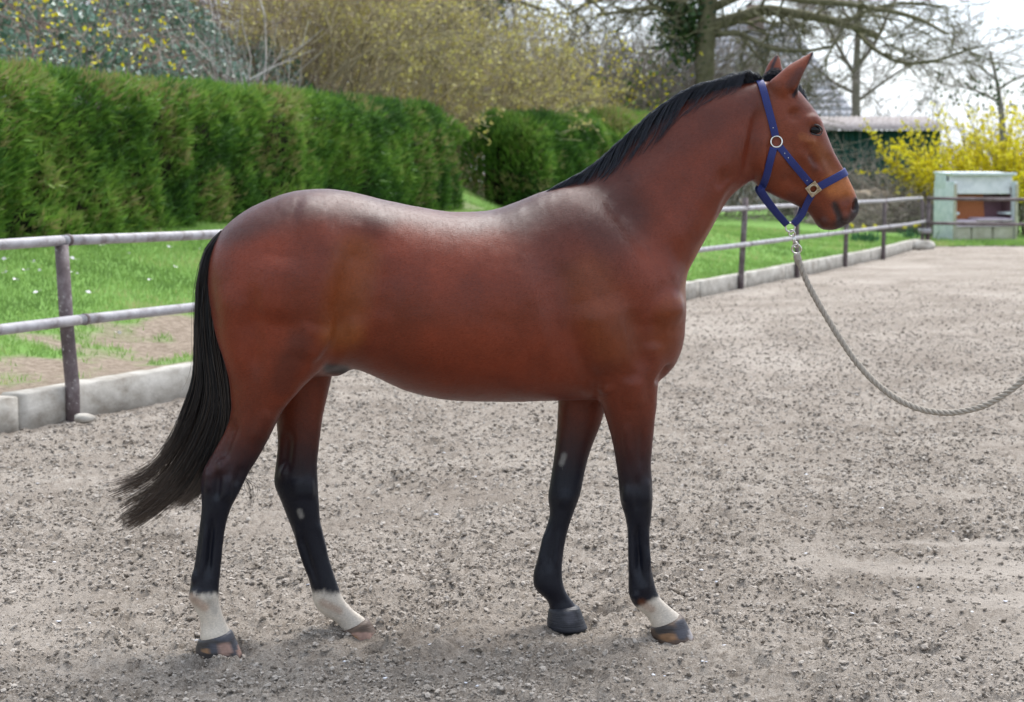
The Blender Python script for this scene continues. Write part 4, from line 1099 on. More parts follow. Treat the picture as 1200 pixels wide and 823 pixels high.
SC = [  # sculpting: path, radius (photo pixels), depth in metres
    ([(430, 268), (418, 315), (406, 360), (396, 400)], 32, -.021, 'both'),     # flank hollow
    ([(450, 300), (440, 360), (430, 405)], 34, -.008, 'both'),
    ([(406, 368), (401, 392), (390, 412), (370, 440)], 15, -.010, 'both'), ([(678, 405), (690, 440), (702, 475)], 15, -.007, 'both'), ([(440, 258)], 22, .004, 'both'),                              # point of hip
    ([(345, 250), (390, 262)], 40, .006, 'both'),
    ([(376, 380), (362, 425)], 42, .006, 'both'),                              # stifle
    ([(330, 300), (318, 380)], 45, .012, 'both'),
    ([(268, 330), (272, 400), (282, 450)], 22, .008, 'both'),                  # hamstring
    ([(296, 330), (300, 400), (300, 450)], 14, -.006, 'both'),
    ([(352, 455), (335, 485)], 16, .006, 'near'), ([(318, 480), (300, 520)], 16, .006, 'near'),
    ([(276, 490), (266, 515), (256, 545)], 11, -.010, 'near'), ([(397, 393), (419, 389), (462, 371)], 18, .004, 'both'),                              # in front of the hock tendon
    ([(243, 545), (248, 560)], 9, .004, 'near'),
    ([(268, 556), (264, 588)], 9, .007, 'near'), ([(246, 552), (242, 578)], 7, .006, 'near'), ([(256, 552), (253, 588)], 6, -.008, 'near'), ([(243, 612), (234, 682)], 4.5, .004, 'near'), ([(245, 700)], 10, .004, 'near'),
    ([(249, 605), (243, 680)], 6, -.010, 'near'), ([(230, 690), (228, 704)], 8, .006, 'near'),                              # tendon grooves
    ([(338, 505), (336, 530), (333, 555)], 10, -.008, 'both'), ([(348, 560), (352, 585)], 13, .005, 'far'), ([(352, 625), (372, 685)], 4, -.005, 'far'),
    ([(745, 582)], 17, .004, 'near'), ([(757, 560), (759, 594)], 7, .005, 'near'), ([(735, 568), (733, 592)], 7, .005, 'near'), ([(746, 556), (746, 600)], 5, -.006, 'near'), ([(755, 690)], 10, .004, 'near'), ([(746, 612), (748, 680)], 6, -.010, 'near'), ([(757, 615), (759, 670)], 6, .004, 'near'), ([(742, 696), (748, 702)], 8, .005, 'near'),
    ([(752, 500), (750, 550)], 5, -.004, 'near'), ([(733, 495), (738, 540)], 8, .004, 'near'),
    ([(662, 585)], 14, .005, 'far'), ([(650, 612), (644, 672)], 4, -.005, 'far'),
    ([(262, 535), (258, 556)], 10, .008, 'near'), ([(284, 545), (276, 570)], 8, -.006, 'near'), ([(228, 668), (226, 684)], 6, .004, 'near'),
    ([(739, 612), (740, 680)], 4.5, .005, 'near'), ([(757, 640), (760, 690)], 5, .004, 'near'), ([(750, 640), (752, 684)], 4, -.005, 'near'),
    ([(372, 612), (384, 650)], 5, .004, 'far'), ([(346, 612), (360, 680)], 4.5, .005, 'far'), ([(640, 620), (632, 664)], 4.5, .005, 'far'), ([(655, 620), (650, 668)], 5, .003, 'far'),
    ([(335, 540), (330, 562)], 6, .006, 'far'), ([(362, 560), (364, 585)], 7, .006, 'far'),
    # shoulder
    ([(668, 235), (700, 268), (742, 312), (785, 350)], 42, .009, 'both'),
    ([(718, 222), (752, 265), (786, 322)], 34, -.010, 'both'),
    ([(786, 362)], 26, .018, 'both'), ([(762, 372), (768, 410)], 18, -.008, 'both'),
    ([(640, 270), (652, 320), (670, 390), (692, 448)], 36, -.012, 'both'),
    ([(696, 350), (710, 400), (716, 440)], 44, .016, 'both'),
    
    ([(742, 360), (748, 400), (756, 440)], 18, -.008, 'both'),
    ([(706, 452), (712, 462)], 12, .008, 'near'),
    ([(742, 440), (745, 480)], 18, .008, 'near'),
    ([(771, 452), (788, 428)], 7, -.020, 'both'),                              # chest crease
    # barrel
    ([(560, 330), (640, 345)], 50, .004, 'both'), ([(660, 300), (672, 380), (686, 430)], 20, -.006, 'both'),
    ([(590, 300), (585, 400)], 22, -.002, 'both'),
    # neck
    ([(868, 214), (846, 262), (814, 318)], 16, -.011, 'both'),                 # jugular groove
    ([(852, 236), (828, 284), (806, 330)], 12, .005, 'both'),
    ([(880, 150), (850, 190), (810, 260), (770, 310)], 30, .008, 'both'),
    ([(800, 140), (750, 190), (700, 235)], 22, -.006, 'both'),
    ([(846, 196), (842, 215), (858, 200)], 8, -.005, 'both'),
    ([(892, 122), (884, 160), (874, 205)], 12, -.010, 'both'),                 # behind the jaw
    ([(896, 150), (890, 190), (897, 214)], 12, .010, 'both'), ([(908, 188)], 26, .010, 'both'),
    # head
    ([(940, 142), (954, 139), (968, 147)], 8, .004, 'both'),                   # brow
    ([(931, 134)], 11, -.010, 'both'),
    ([(942, 166), (956, 166)], 6, .004, 'both'),
    ([(934, 176), (952, 195), (964, 208)], 8, .004, 'both'),                   # facial crest
    ([(949, 178), (956, 196)], 7, -.005, 'both'),
    ([(966, 180), (980, 205)], 9, -.004, 'both'),
    ([(920, 206), (940, 224)], 10, -.005, 'both'),
    ([(954, 153)], 7, -.012, 'both'),                                          # eye socket
    ([(1000, 232), (1003, 244)], 10, .006, 'both'), ([(1002.5, 234), (1002, 247)], 5, -.020, 'both'),   # nostril
    ([(994, 226), (988, 240)], 8, -.004, 'both'),
    ([(978, 240), (982, 250), (984, 260)], 3.2, -.010, 'both'), ([(984, 260), (992, 264)], 3, -.006, 'both'),  # mouth
    ([(966, 262)], 9, .006, 'both'), ([(990, 255)], 8, .005, 'both'),
    ([(924, 108), (932, 112)], 6, -.008, 'near'),
]
nrm = normals()
latw = np.clip(np.abs(nrm[:, 1]) * 1.6, 0.15, 1)
disp = np.zeros(nv)
for s in SC: disp += stroke(*s) * 1.8
co += nrm * (disp * latw)[:, None]
for it in range(3): co += 0.4 * (lap(co) - co)
# faint veins, skin folds and muscle fibre
nrm = normals()
pxn = to_px(co)
co += nrm * (0.0022 * fbm(pxn[:, 0] / 38, pxn[:, 1] / 38, 3, 5) + 0.0006 * fbm(pxn[:, 0] / 7, pxn[:, 1] / 12, 2, 9))[:, None] * (0.35 + 0.65 * m_body)[:, None]
nrm = normals()
px = to_px(co); ycv = YC(px[:, 0]); side = co[:, 1] - ycv

# coat colours
BAY = np.array((.138, .0265, .0105)); RED = np.array((.168, .0285, .0100)); TAN = np.array((.29, .095, .026)); DARK = np.array((.058, .0165, .0115)); ORA = np.array((.23, .060, .013))
BLACK = np.array((.0052, .0060, .0120)); WHITE = np.array((.56, .50, .42)); MUZ = np.array((.030, .022, .022)); GREYP = np.array((.20, .19, .175))
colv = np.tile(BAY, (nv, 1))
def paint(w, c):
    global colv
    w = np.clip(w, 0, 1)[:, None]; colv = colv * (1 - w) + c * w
def pstroke(pts, r, c, s=1.0, where='both'):
    d = seg_dist(pts); paint(np.where(where == 'near', side < 0, True) * smooth01(d, r, r * 0.25) * s, c)
jit = 6 * fbm(px[:, 0] / 9, px[:, 1] / 9, 3, 21) + 7 * fbm(px[:, 0] / 2.5, px[:, 1] / 6, 2, 23)
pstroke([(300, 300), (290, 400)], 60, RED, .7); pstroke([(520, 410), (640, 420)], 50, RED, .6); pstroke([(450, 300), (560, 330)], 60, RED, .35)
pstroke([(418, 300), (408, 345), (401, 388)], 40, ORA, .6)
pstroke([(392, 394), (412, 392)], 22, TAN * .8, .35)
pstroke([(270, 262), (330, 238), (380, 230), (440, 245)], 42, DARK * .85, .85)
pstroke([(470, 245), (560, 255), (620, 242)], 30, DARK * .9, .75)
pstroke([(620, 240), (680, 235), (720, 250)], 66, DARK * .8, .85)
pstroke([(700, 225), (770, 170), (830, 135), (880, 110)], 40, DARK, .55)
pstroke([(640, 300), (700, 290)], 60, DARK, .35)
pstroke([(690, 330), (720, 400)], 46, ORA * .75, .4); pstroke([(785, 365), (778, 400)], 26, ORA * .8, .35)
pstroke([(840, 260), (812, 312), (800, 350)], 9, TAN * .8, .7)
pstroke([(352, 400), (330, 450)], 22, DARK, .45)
paint(smooth01(px[:, 0], 880, 905) * .08, TAN)
pstroke([(958, 172), (970, 190), (982, 210)], 13, TAN * .75, .5); pstroke([(978, 218), (994, 218)], 20, TAN * 1.25, .9); pstroke([(940, 160), (952, 164)], 7, TAN * .9, .5)
pstroke([(940, 120), (955, 132)], 12, DARK, .4); pstroke([(950, 185), (955, 198)], 6, DARK, .5)
pstroke([(954, 152)], 9, DARK, .8); pstroke([(954, 153)], 5.5, MUZ, .9)
pstroke([(930, 234), (950, 244), (962, 258)], 16, DARK, .6)
pstroke([(978, 240), (983, 251), (985, 260)], 6, MUZ, .95); pstroke([(984, 264), (998, 260), (1007, 246)], 12, MUZ, .95)
pstroke([(1004, 235), (1004, 246)], 6, MUZ * .5, 1); pstroke([(962, 262), (972, 266)], 11, DARK * .8, .7)
pstroke([(930, 112), (937, 101), (944, 88), (953, 62)], 3.6, BLACK, .95); pstroke([(926, 100), (938, 84)], 9, DARK, .7)
pstroke([(902, 90), (905, 78), (910, 66)], 3, BLACK, .9)
below = lambda a, b: smooth01(px[:, 1] + jit, a, b)
lowmask = px[:, 1] > 470
nearL = (side < 0)
hindx = px[:, 0] < 480
for sel, a, b in ((hindx & nearL, 450, 545), (hindx & ~nearL, 455, 540), (~hindx & nearL, 445, 545), (~hindx & ~nearL, 445, 530)):
    paint(sel * (px[:, 1] > 440) * smooth01(px[:, 1] + jit, a, b) * .8, DARK * .7)
for sel, a, b in ((hindx & nearL, 488, 575), (hindx & ~nearL, 482, 575), (~hindx & nearL, 470, 590), (~hindx & ~nearL, 472, 565)):
    paint(sel * lowmask * smooth01(px[:, 1] + jit * .6 + np.where(hindx, (px[:, 0] - 280) * .35 * nearL, 0), a, b) ** 1.3, BLACK)
paint((hindx & nearL) * smooth01(px[:, 1] + jit * .3, 692, 699), WHITE)
paint((hindx & ~nearL) * smooth01(px[:, 1] + jit * .3 - (px[:, 0] - 385) * .08, 690, 699), WHITE)
paint((~hindx & nearL) * smooth01(px[:, 1] + jit * .3 + (px[:, 0] - 756) * .45, 704, 711), WHITE)
pstroke([(223, 700), (240, 712)], 8, TAN * .9, .4); pstroke([(243, 700), (252, 716)], 6, GREYP, .35); pstroke([(378, 706), (398, 716)], 7, TAN * .8, .35); pstroke([(752, 706), (764, 714)], 7, TAN * .7, .4)
pstroke([(351, 599), (353, 605)], 4.5, GREYP, .9); pstroke([(658, 543), (661, 534)], 5, GREYP, .9)
pstroke([(385, 432), (404, 434)], 9, BLACK, .9)

# ------- coat material
coat, n, l, b = mat_new('horse_coat', 0.42, 0.27)
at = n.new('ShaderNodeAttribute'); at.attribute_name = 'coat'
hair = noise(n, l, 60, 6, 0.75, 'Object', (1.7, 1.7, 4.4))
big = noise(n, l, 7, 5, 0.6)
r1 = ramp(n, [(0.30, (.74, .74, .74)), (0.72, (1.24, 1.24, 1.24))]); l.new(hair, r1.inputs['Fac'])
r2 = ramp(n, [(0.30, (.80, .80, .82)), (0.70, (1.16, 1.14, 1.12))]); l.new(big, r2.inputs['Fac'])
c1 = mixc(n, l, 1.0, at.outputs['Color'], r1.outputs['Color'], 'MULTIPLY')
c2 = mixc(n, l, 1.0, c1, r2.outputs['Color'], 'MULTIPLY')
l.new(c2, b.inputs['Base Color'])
rr = ramp(n, [(0.3, (.33, .33, .33)), (0.7, (.45, .45, .45))]); l.new(big, rr.inputs['Fac']); l.new(rr.outputs['Color'], b.inputs['Roughness'])
b.inputs['Sheen Weight'].default_value = 0.05; b.inputs['Sheen Roughness'].default_value = 0.35; b.inputs['Sheen Tint'].default_value = (.8, .82, .95, 1)
bump(n, l, b, hair, 0.5, 0.002)

horse = thing('horse', 'bay horse with black mane, black legs and three white pasterns standing side-on in the sand', 'horse', (P(520, 760, YC(520)).x, YC(520), 0))
body_me.polygons.foreach_set('use_smooth', np.ones(len(body_me.polygons), bool))
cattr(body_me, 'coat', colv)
body_me.materials.clear()
body = link('body', body_me, coat, horse)
bvh = BVHTree.FromPolygons([tuple(v) for v in co], [tuple(p.vertices) for p in body_me.polygons])

# ------- short coat hair: fine single hairs lying along the coat
NH = 150000
tri = np.empty(len(body_me.polygons) * 4, np.int32)
body_me.polygons.foreach_get('loop_start', ls_ := np.empty(len(body_me.polygons), np.int32))
lv = np.empty(len(body_me.loops), np.int32); body_me.loops.foreach_get('vertex_index', lv)
lt_ = np.empty(len(body_me.polygons), np.int32); body_me.polygons.foreach_get('loop_total', lt_)
quads = np.stack([lv[ls_ + k] for k in range(4)], 1)[lt_ == 4] if (lt_ == 4).all() else np.stack([lv[ls_ + np.minimum(k, lt_ - 1)] for k in range(4)], 1)
q_ = quads[rng.integers(0, len(quads), NH)]
wts = rng.dirichlet((1, 1, 1, 1), NH)
hp_ = np.einsum('nk,nkd->nd', wts, co[q_]); hn_ = nrm[q_].mean(1); hc_ = colv[q_[:, 0]]; hpx = px[q_[:, 0]]
legm = smooth01(hpx[:, 1], 440, 520)[:, None]; headm = (smooth01(hpx[:, 0], 870, 915) * smooth01(hpx[:, 1], 290, 270))[:, None]
neckm = (smooth01(hpx[:, 0], 690, 780) * smooth01(hpx[:, 1], 330, 280))[:, None] * (1 - headm)
hd_ = np.array([-.75, 0, -.6]) * (1 - legm) + np.array([-.1, 0, -1.0]) * legm
hd_ = hd_ * (1 - neckm) + np.array([-.55, 0, -.85]) * neckm; hd_ = hd_ * (1 - headm) + np.array([.5, 0, -.85]) * headm
hd_ = hd_ + rng.normal(0, .22, (NH, 3)) + .5 * np.stack([fbm(hpx[:, 0] / 30, hpx[:, 1] / 30, 2, 91), np.zeros(NH), fbm(hpx[:, 0] / 30, hpx[:, 1] / 30, 2, 92)], 1)
hd_ -= hn_ * (hd_ * hn_).sum(1, keepdims=True); hd_ /= np.linalg.norm(hd_, axis=1, keepdims=True) + 1e-9
sd_ = np.cross(hn_, hd_); hl_ = rng.uniform(.007, .015, (NH, 1)); hw_ = rng.uniform(.0004, .0008, (NH, 1))
HV = np.stack([hp_ - sd_ * hw_ - hn_ * .0006, hp_ + sd_ * hw_ - hn_ * .0006, hp_ + hd_ * hl_ + hn_ * rng.uniform(.0004, .0017, (NH, 1))], 1).reshape(-1, 3)
hair_me = mesh_np('coat_hair', HV, np.arange(NH * 3).reshape(-1, 3))
cattr(hair_me, 'coat', np.repeat(hc_ * rng.uniform(.72, 1.32, (NH, 1)), 3, 0))
hairc_m, n, l, b = mat_new('coat_hair', 0.5, 0.15)
at = n.new('ShaderNodeAttribute'); at.attribute_name = 'coat'; l.new(at.outputs['Color'], b.inputs['Base Color'])
tag(link('coat_hair', hair_me, hairc_m, horse), kind='stuff')

# ------- hooves
hoof_m, n, l, b = mat_new('hoof_horn', 0.5, 0.35)
at = n.new('ShaderNodeAttribute'); at.attribute_name = 'horn'; f1 = noise(n, l, 25, 4, .6)
r = ramp(n, [(.3, (.65, .65, .65)), (.7, (1.25, 1.25, 1.25))]); l.new(f1, r.inputs['Fac']); l.new(mixc(n, l, 1.0, at.outputs['Color'], r.outputs['Color'], 'MULTIPLY'), b.inputs['Base Color'])
bump(n, l, b, noise(n, l, 30, 3, .6, 'Object', (.3, .3, 8)), 0.6, 0.004)
H_DK, H_BL, H_PK, H_OR, H_BR = (.040, .035, .034), (.060, .060, .072), (.30, .185, .145), (.26, .145, .075), (.10, .068, .05)
def hoof(st, label, mat, base, spots=()):
    V, F, F3 = loft(st, 28, 6)
    me = mesh_np('hoof', V, [F, F3], True)
    q = to_px(V); c = np.tile(np.array(base), (len(V), 1)); jx = 1.6 * fbm(q[:, 0] / 4, q[:, 1] / 4, 3, 77)
    for (x, y), rx, ry, cc in spots:
        d = np.hypot((q[:, 0] - x) / rx, (q[:, 1] - y) / ry) + jx * .12; w = smooth01(d, 1.15, .8)[:, None]; c = c * (1 - w) + np.array(cc) * w
    cattr(me, 'horn', c)
    o = link('hoof', me, mat, horse); o['label'] = label
hoof([(270, 738, 236, 749, .036, -.092), (273, 741, 232, 751, .052, -.092), (277, 750, 230, 757, .056, -.092), (282, 762, 229, 764, .062, -.092), (284, 769, 230, 770, .064, -.092), (280, 771, 235, 772, .05, -.092)],
     'dark and pink hoof of the near hind leg', hoof_m, H_DK, (((262, 744), 14, 8, H_BL), ((250, 760), 8, 6, H_BL), ((264, 761), 9, 8, H_PK), ((276, 758), 4, 10, H_BL), ((242, 763), 5, 3, H_OR), ((281, 762), 3, 9, H_PK)))
hoof([(430, 724, 403, 737, .034, .095), (433, 727, 401, 739, .050, .095), (438, 735, 401, 744, .054, .095), (444, 744, 402, 750, .060, .095), (447, 751, 403, 755, .062, .095), (440, 754, 408, 757, .05, .095)],
     'striped orange brown hoof of the far hind leg', hoof_m, H_BR, (((425, 746), 24, 5, H_PK), ((412, 748), 9, 4, H_OR), ((440, 740), 3, 8, H_BR)))
hoof([(797, 719, 766, 734, .034, -.099), (801, 723, 763, 736, .052, -.099), (806, 733, 763, 742, .056, -.099), (812, 745, 765, 750, .061, -.099), (815, 752, 767, 756, .063, -.099), (808, 755, 772, 758, .05, -.099)],
     'dark and orange hoof of the near front leg', hoof_m, H_BR, (((778, 738), 12, 6, H_DK), ((784, 747), 12, 5, H_OR), ((799, 738), 9, 13, H_BL), ((810, 742), 3, 9, (.30, .28, .28))))
hoof([(675, 709, 645, 712, .036, .099), (679, 712, 643, 715, .052, .099), (682, 719, 642, 721, .056, .099), (686, 730, 641, 731, .062, .099), (688, 736, 642, 737, .064, .099), (682, 739, 648, 740, .05, .099)],
     'black hoof of the far front leg', hoof_m, (.022, .023, .030), (((668, 724), 8, 8, H_BL),))

# ------- eyes
eye_m, n, l, b = mat_new('eye_dark', 0.02, 0.22, (.004, .0025, .0025))
lid_m = noisy_mat('eyelid_skin', (.020, .016, .016), (.05, .035, .03), 60, .45, .4, .2, .001)
def uvsphere(c, rx, ry, rz, nu=24, nvv=16):
    V = []; F = []
    for i in range(nvv + 1):
        ph = math.pi * i / nvv
        for k in range(nu):
            t = 2 * math.pi * k / nu
            V.append((c[0] + rx * math.sin(ph) * math.cos(t), c[1] + ry * math.sin(ph) * math.sin(t), c[2] + rz * math.cos(ph)))
    for i in range(nvv):
        for k in range(nu):
            F.append((i * nu + k, i * nu + (k + 1) % nu, (i + 1) * nu + (k + 1) % nu, (i + 1) * nu + k))
    return np.array(V), np.array(F)
ep = P(954, 152.5, 6.0); cam_v = Vector((0, 0, CAM_H))
h_eye = bvh.ray_cast(cam_v, (ep - cam_v).normalized())[0]
def eye_at(c, sgn):
    V, F = uvsphere((0, 0, 0), .0260, .019, .0210)
    rot = Matrix.Rotation(R(16), 3, 'Y')
    V = V @ np.array(rot).T + np.array(c)
    e = link('eye', mesh_np('eye', V, F, True), eye_m, horse)
    g = Geo()
    for up, off in ((1, .0012), (-1, 0.0)):
        arc = []
        for k in range(15):
            t = math.pi * k / 14
            x = .0290 * math.cos(t); z = up * (.0185 if up > 0 else .0165) * math.sin(t) ** .8
            y = sgn * (.0195 * math.sqrt(max(0.0, 1 - (x / .0310) ** 2 - (z / .033) ** 2)) + off)
            q = rot @ Vector((x, y, z)); arc.append(np.array(q) + np.array(c))
        g.tube(arc, [.0018 + .0022 * math.sin(math.pi * k / 14) for k in range(15)], 8)
    g.build('eyelid', lid_m, e, True)
eye_at(h_eye + Vector((0, .0085, 0)), -1)
hit_f = bvh.ray_cast(Vector((h_eye.x - .02, 8.0, h_eye.z)), Vector((0, -1, 0)))[0]
eye_at(hit_f + Vector((0, -.0085, 0)), 1)

# ------- mane, forelock, tail, whiskers
def hair_mat(name, c1, c2, rough=.38, spec=.4):
    m, n, l, b = mat_new(name, rough, spec)
    at = n.new('ShaderNodeAttribute'); at.attribute_name = 'rnd'
    r = ramp(n, [(0.0, c1), (1.0, c2)]); l.new(at.outputs['Fac'], r.inputs['Fac']); l.new(r.outputs['Color'], b.inputs['Base Color'])
    return m
mane_m = hair_mat('black_mane_hair', (.004, .005, .010), (.013, .017, .032), .27, .6)
tail_m = hair_mat('black_tail_hair', (.005, .0055, .008), (.15, .105, .075), .40)
def strands(name, paths, rads, mat, parent, shade):
    """paths (n,m,3): three-sided tapering hairs, all in one mesh"""
    n_, m_, _ = paths.shape
    tan = np.gradient(paths, axis=1); tan /= np.linalg.norm(tan, axis=2, keepdims=True) + 1e-12
    ref = np.array([0.13, 0.97, 0.2])
    a = np.cross(tan, ref); a /= np.linalg.norm(a, axis=2, keepdims=True) + 1e-9
    b_ = np.cross(tan, a)
    tap = np.linspace(1, 0.25, m_)[None, :, None]
    V = np.stack([paths + (math.cos(t) * a + math.sin(t) * b_) * rads[:, None, None] * tap for t in (0, 2.094, 4.189)], 2)
    idx = np.arange(n_ * m_ * 3).reshape(n_, m_, 3)
    F = []
    for k in range(3):
        k2 = (k + 1) % 3
        F.append(np.stack([idx[:, :-1, k], idx[:, :-1, k2], idx[:, 1:, k2], idx[:, 1:, k]], -1).reshape(-1, 4))
    me = mesh_np(name, V.reshape(-1, 3), np.concatenate(F), True)
    fattr(me, 'rnd', np.clip(np.repeat(shade[:, :, None], 3, 2), 0, 1).ravel())
    return link(name, me, mat, parent)

crest_px = catmull([(614, 237), (632, 231), (655, 219), (680, 207), (706, 190), (735, 166), (768, 138), (803, 115), (838, 103), (868, 97), (886, 94)], 12)
crest = np.array([P(x, y, YC(x)) for x, y in crest_px])
cl = np.concatenate([[0], np.cumsum(np.linalg.norm(np.diff(crest, axis=0), axis=1))])
def crest_at(s):
    return np.stack([np.interp(s, cl, crest[:, k]) for k in range(3)], -1)
NM, MM = 2600, 11
s0 = cl[-1] * rng.random(NM)
tt = np.linspace(0, 1, MM)
lockn = np.floor(s0 / 0.022 + rng.normal(0, .35, NM))                                     # hairs gather into locks
lock_r = _val[(lockn.astype(int) * 37) % 4096]; lock_q = _val[(lockn.astype(int) * 91 + 5) % 4096]
length = 0.19 + 0.05 * lock_r + 0.06 * rng.random(NM)
length *= np.clip(0.45 + (s0 / cl[-1]) * 2.2, .5, 1) * np.clip((1.04 - s0 / cl[-1]) * 7, .45, 1)
yroot = rng.uniform(-.016, .020, NM)
base = crest_at(s0)
sw = s0[:, None] - length[:, None] * (tt[None] ** 1.15) * (.62 + .3 * lock_q[:, None])     # runs back along the crest
path = crest_at(np.clip(sw, -.02, None))
lift = np.sin(np.clip(tt * 1.25, 0, 1) * math.pi) * (.021 + .012 * lock_r[:, None] + .008 * rng.random((NM, 1))) * 1.35 * np.clip(.25 + 1.5 * s0 / cl[-1], .3, 1.0)[:, None]
fall = (tt[None] ** 1.7) * length[:, None] * (.42 + .35 * lock_r[:, None])
nearf = np.where(rng.random(NM) < .42, -1.0, 1.0)[:, None]
path[:, :, 2] += -.006 + lift - np.where(nearf > 0, fall, fall * .42)
path[:, :, 1] += yroot[:, None] + nearf * (tt[None] ** .9) * np.where(nearf > 0, .075 + .02 * lock_q[:, None], .042)
path[:, :, 0] += .004 * np.sin(7 * tt[None] + 6.28 * lock_q[:, None]) * tt
path += rng.normal(0, .0022, (NM, 1, 3)) * tt[None, :, None]
strands('mane', path, rng.uniform(.0008, .0017, NM), mane_m, horse, np.repeat(rng.random((NM, 1)), MM, 1))
# loose ends and bridle-path tufts near the poll
NF = 420
tufts = [((866, 99), (862, 90), (850, 96), (842, 106), .0), ((880, 97), (876, 90), (866, 94), (858, 102), -.012), ((892, 95), (886, 90), (876, 93), (866, 99), -.004),
         ((917, 92), (908, 87), (900, 92), (896, 101), .022), ((919, 90), (910, 84.5), (901, 89), (897, 98), .03), ((920, 94), (909, 90), (902, 95), (898, 103), .012)]
pp = []
for i in range(NF):
    tf = tufts[i % len(tufts)]; jx = rng.normal(0, 1.7, 2)
    c = catmull([np.array(q) + jx * (1 + .5 * k) for k, q in enumerate(tf[:4])], 4)
    pp.append([P(x, y, YC(890) + tf[4] + rng.normal(0, .008)) for x, y in c])
strands('mane_tuft', np.array(pp), rng.uniform(.0009, .0017, NF), mane_m, horse, np.repeat(rng.random((NF, 1)), np.array(pp).shape[1], 1))
pp = []
fl = [((912, 92), (926, 97), (936, 107), (944, 122), .005), ((914, 90), (930, 98), (940, 110), (945, 126), .028), ((908, 92), (922, 100), (934, 112), (940, 128), .05)]
for i in range(360):
    tf = fl[i % 3]; jx = rng.normal(0, 1.8, 2)
    c = catmull([np.array(q) + jx for q in tf[:4]], 4)
    pp.append([P(x, y, YC(925) + tf[4] + .010 * k / 12 + rng.normal(0, .004)) for k, (x, y) in enumerate(c)])
strands('forelock', np.array(pp), rng.uniform(.0009, .0016, 360), mane_m, horse, np.repeat(rng.random((360, 1)), 13, 1))

tail_g = [
    [(259, 270), (240, 292), (230, 335), (228, 395), (228, 438), (219, 472), (204, 508), (182, 541), (152, 560), (126, 566)],
    [(260, 271), (241, 298), (233, 345), (233, 405), (235, 452), (226, 488), (208, 527), (184, 561), (152, 581), (130, 594)],
    [(261, 272), (244, 303), (238, 355), (241, 415), (246, 462), (236, 503), (215, 546), (190, 578), (162, 601), (140, 614)],
    [(262, 272), (247, 308), (244, 365), (250, 425), (256, 472), (246, 513), (227, 553), (205, 580), (184, 600), (158, 617)],
    [(263, 273), (250, 318), (252, 380), (260, 436), (264, 478), (256, 518), (241, 549), (229, 572), (219, 585), (208, 592)],
    [(264, 274), (253, 330), (260, 400), (268, 448), (270, 488), (264, 520), (255, 545), (247, 565), (240, 578), (233, 588)]]
TG = np.array([catmull(g, 2) for g in tail_g])                    # (6, 19, 2)
NT = 2800; MT = TG.shape[1]
u = rng.random(NT) ** 0.9 * 5
cl_id = np.round(u * 2.6 + rng.normal(0, .55, NT)); clump = np.clip(cl_id / 2.6 + .28 * np.sin(cl_id * 5.1), 0, 5)             # wisps at the ends
t = np.linspace(0, 1, MT)
uu = u[:, None] * (1 - t[None] ** 2.2) + clump[:, None] * t[None] ** 2.2
uu = np.clip(uu, 0, 4.999)
i0 = uu.astype(int); fr = uu - i0
kk = np.broadcast_to(np.arange(MT), uu.shape)
q = TG[i0, kk] * (1 - fr[..., None]) + TG[np.minimum(i0 + 1, 5), kk] * fr[..., None]
ends = np.clip(1.04 - rng.exponential(.17, NT) - .10 * (_val[(cl_id.astype(int) * 53) % 4096]), .42, 1.03)
tq = t[None] * ends[:, None] * (MT - 1)
j0 = np.clip(tq.astype(int), 0, MT - 2); fj = (tq - j0)[..., None]
ri = np.arange(NT)[:, None]
q = q[ri, j0] * (1 - fj) + q[ri, j0 + 1] * fj
q[..., 0] += (rng.normal(0, 3.0, (NT, 1)) + 2.0 * np.sin(t * 9 + clump[:, None] * 5)) * t * (0.3 + t)
q[..., 1] += rng.normal(0, 3.0, (NT, 1)) * t
dY = rng.uniform(-1, 1, NT)[:, None] * (.018 + .055 * np.sin(np.clip(t * 1.3, 0, 1) * math.pi) + .02 * t) - .01 * t
X = np.array([P(a, b2, YC(245) + d) for a, b2, d in zip(q[..., 0].ravel(), q[..., 1].ravel(), dY.ravel())]).reshape(NT, MT, 3)
fly = (rng.random(NT) < .02)[:, None]
X += np.where(fly[..., None], rng.normal(0, .018, (NT, 1, 3)) * (t[None, :, None] ** 1.6), 0)
shade = np.clip((rng.random((NT, 1)) ** 2) * .35 + smooth01(t, .62, 1.0)[None] * rng.uniform(.2, 1.0, (NT, 1)), 0, 1)
strands('tail', X, rng.uniform(.0010, .0019, NT), tail_m, horse, shade)
pp = []
for i in range(9):                                               # stray tail hairs seen past the hock
    a = np.array([(262, 520), (282, 556), (290 + i, 570), (292 + .6 * i, 588), (284 + 1.6 * i, 597)]) + rng.normal(0, 2, (5, 2))
    pp.append([P(x, y, YC(270) + .02) for x, y in catmull(a, 6)])
strands('tail_wisp', np.array(pp), np.full(9, .0011), tail_m, horse, np.full((9, 25), .3))

pp = []
for i in range(16):
    x, y = rng.uniform(958, 992), 0
    a = np.array([(x, 264 + 3 * math.sin((x - 958) / 34 * 3.1)), (x - 1, 270), (x - 2 + rng.normal(0, 2), 276 + rng.uniform(-2, 4))])
    yo = rng.uniform(-.03, .02); pp.append([P(u_, v_, YC(970) + yo) for u_, v_ in catmull(a, 4)])
strands('whiskers', np.array(pp), np.full(16, .0006), tail_m, horse, np.full((16, 9), .35))

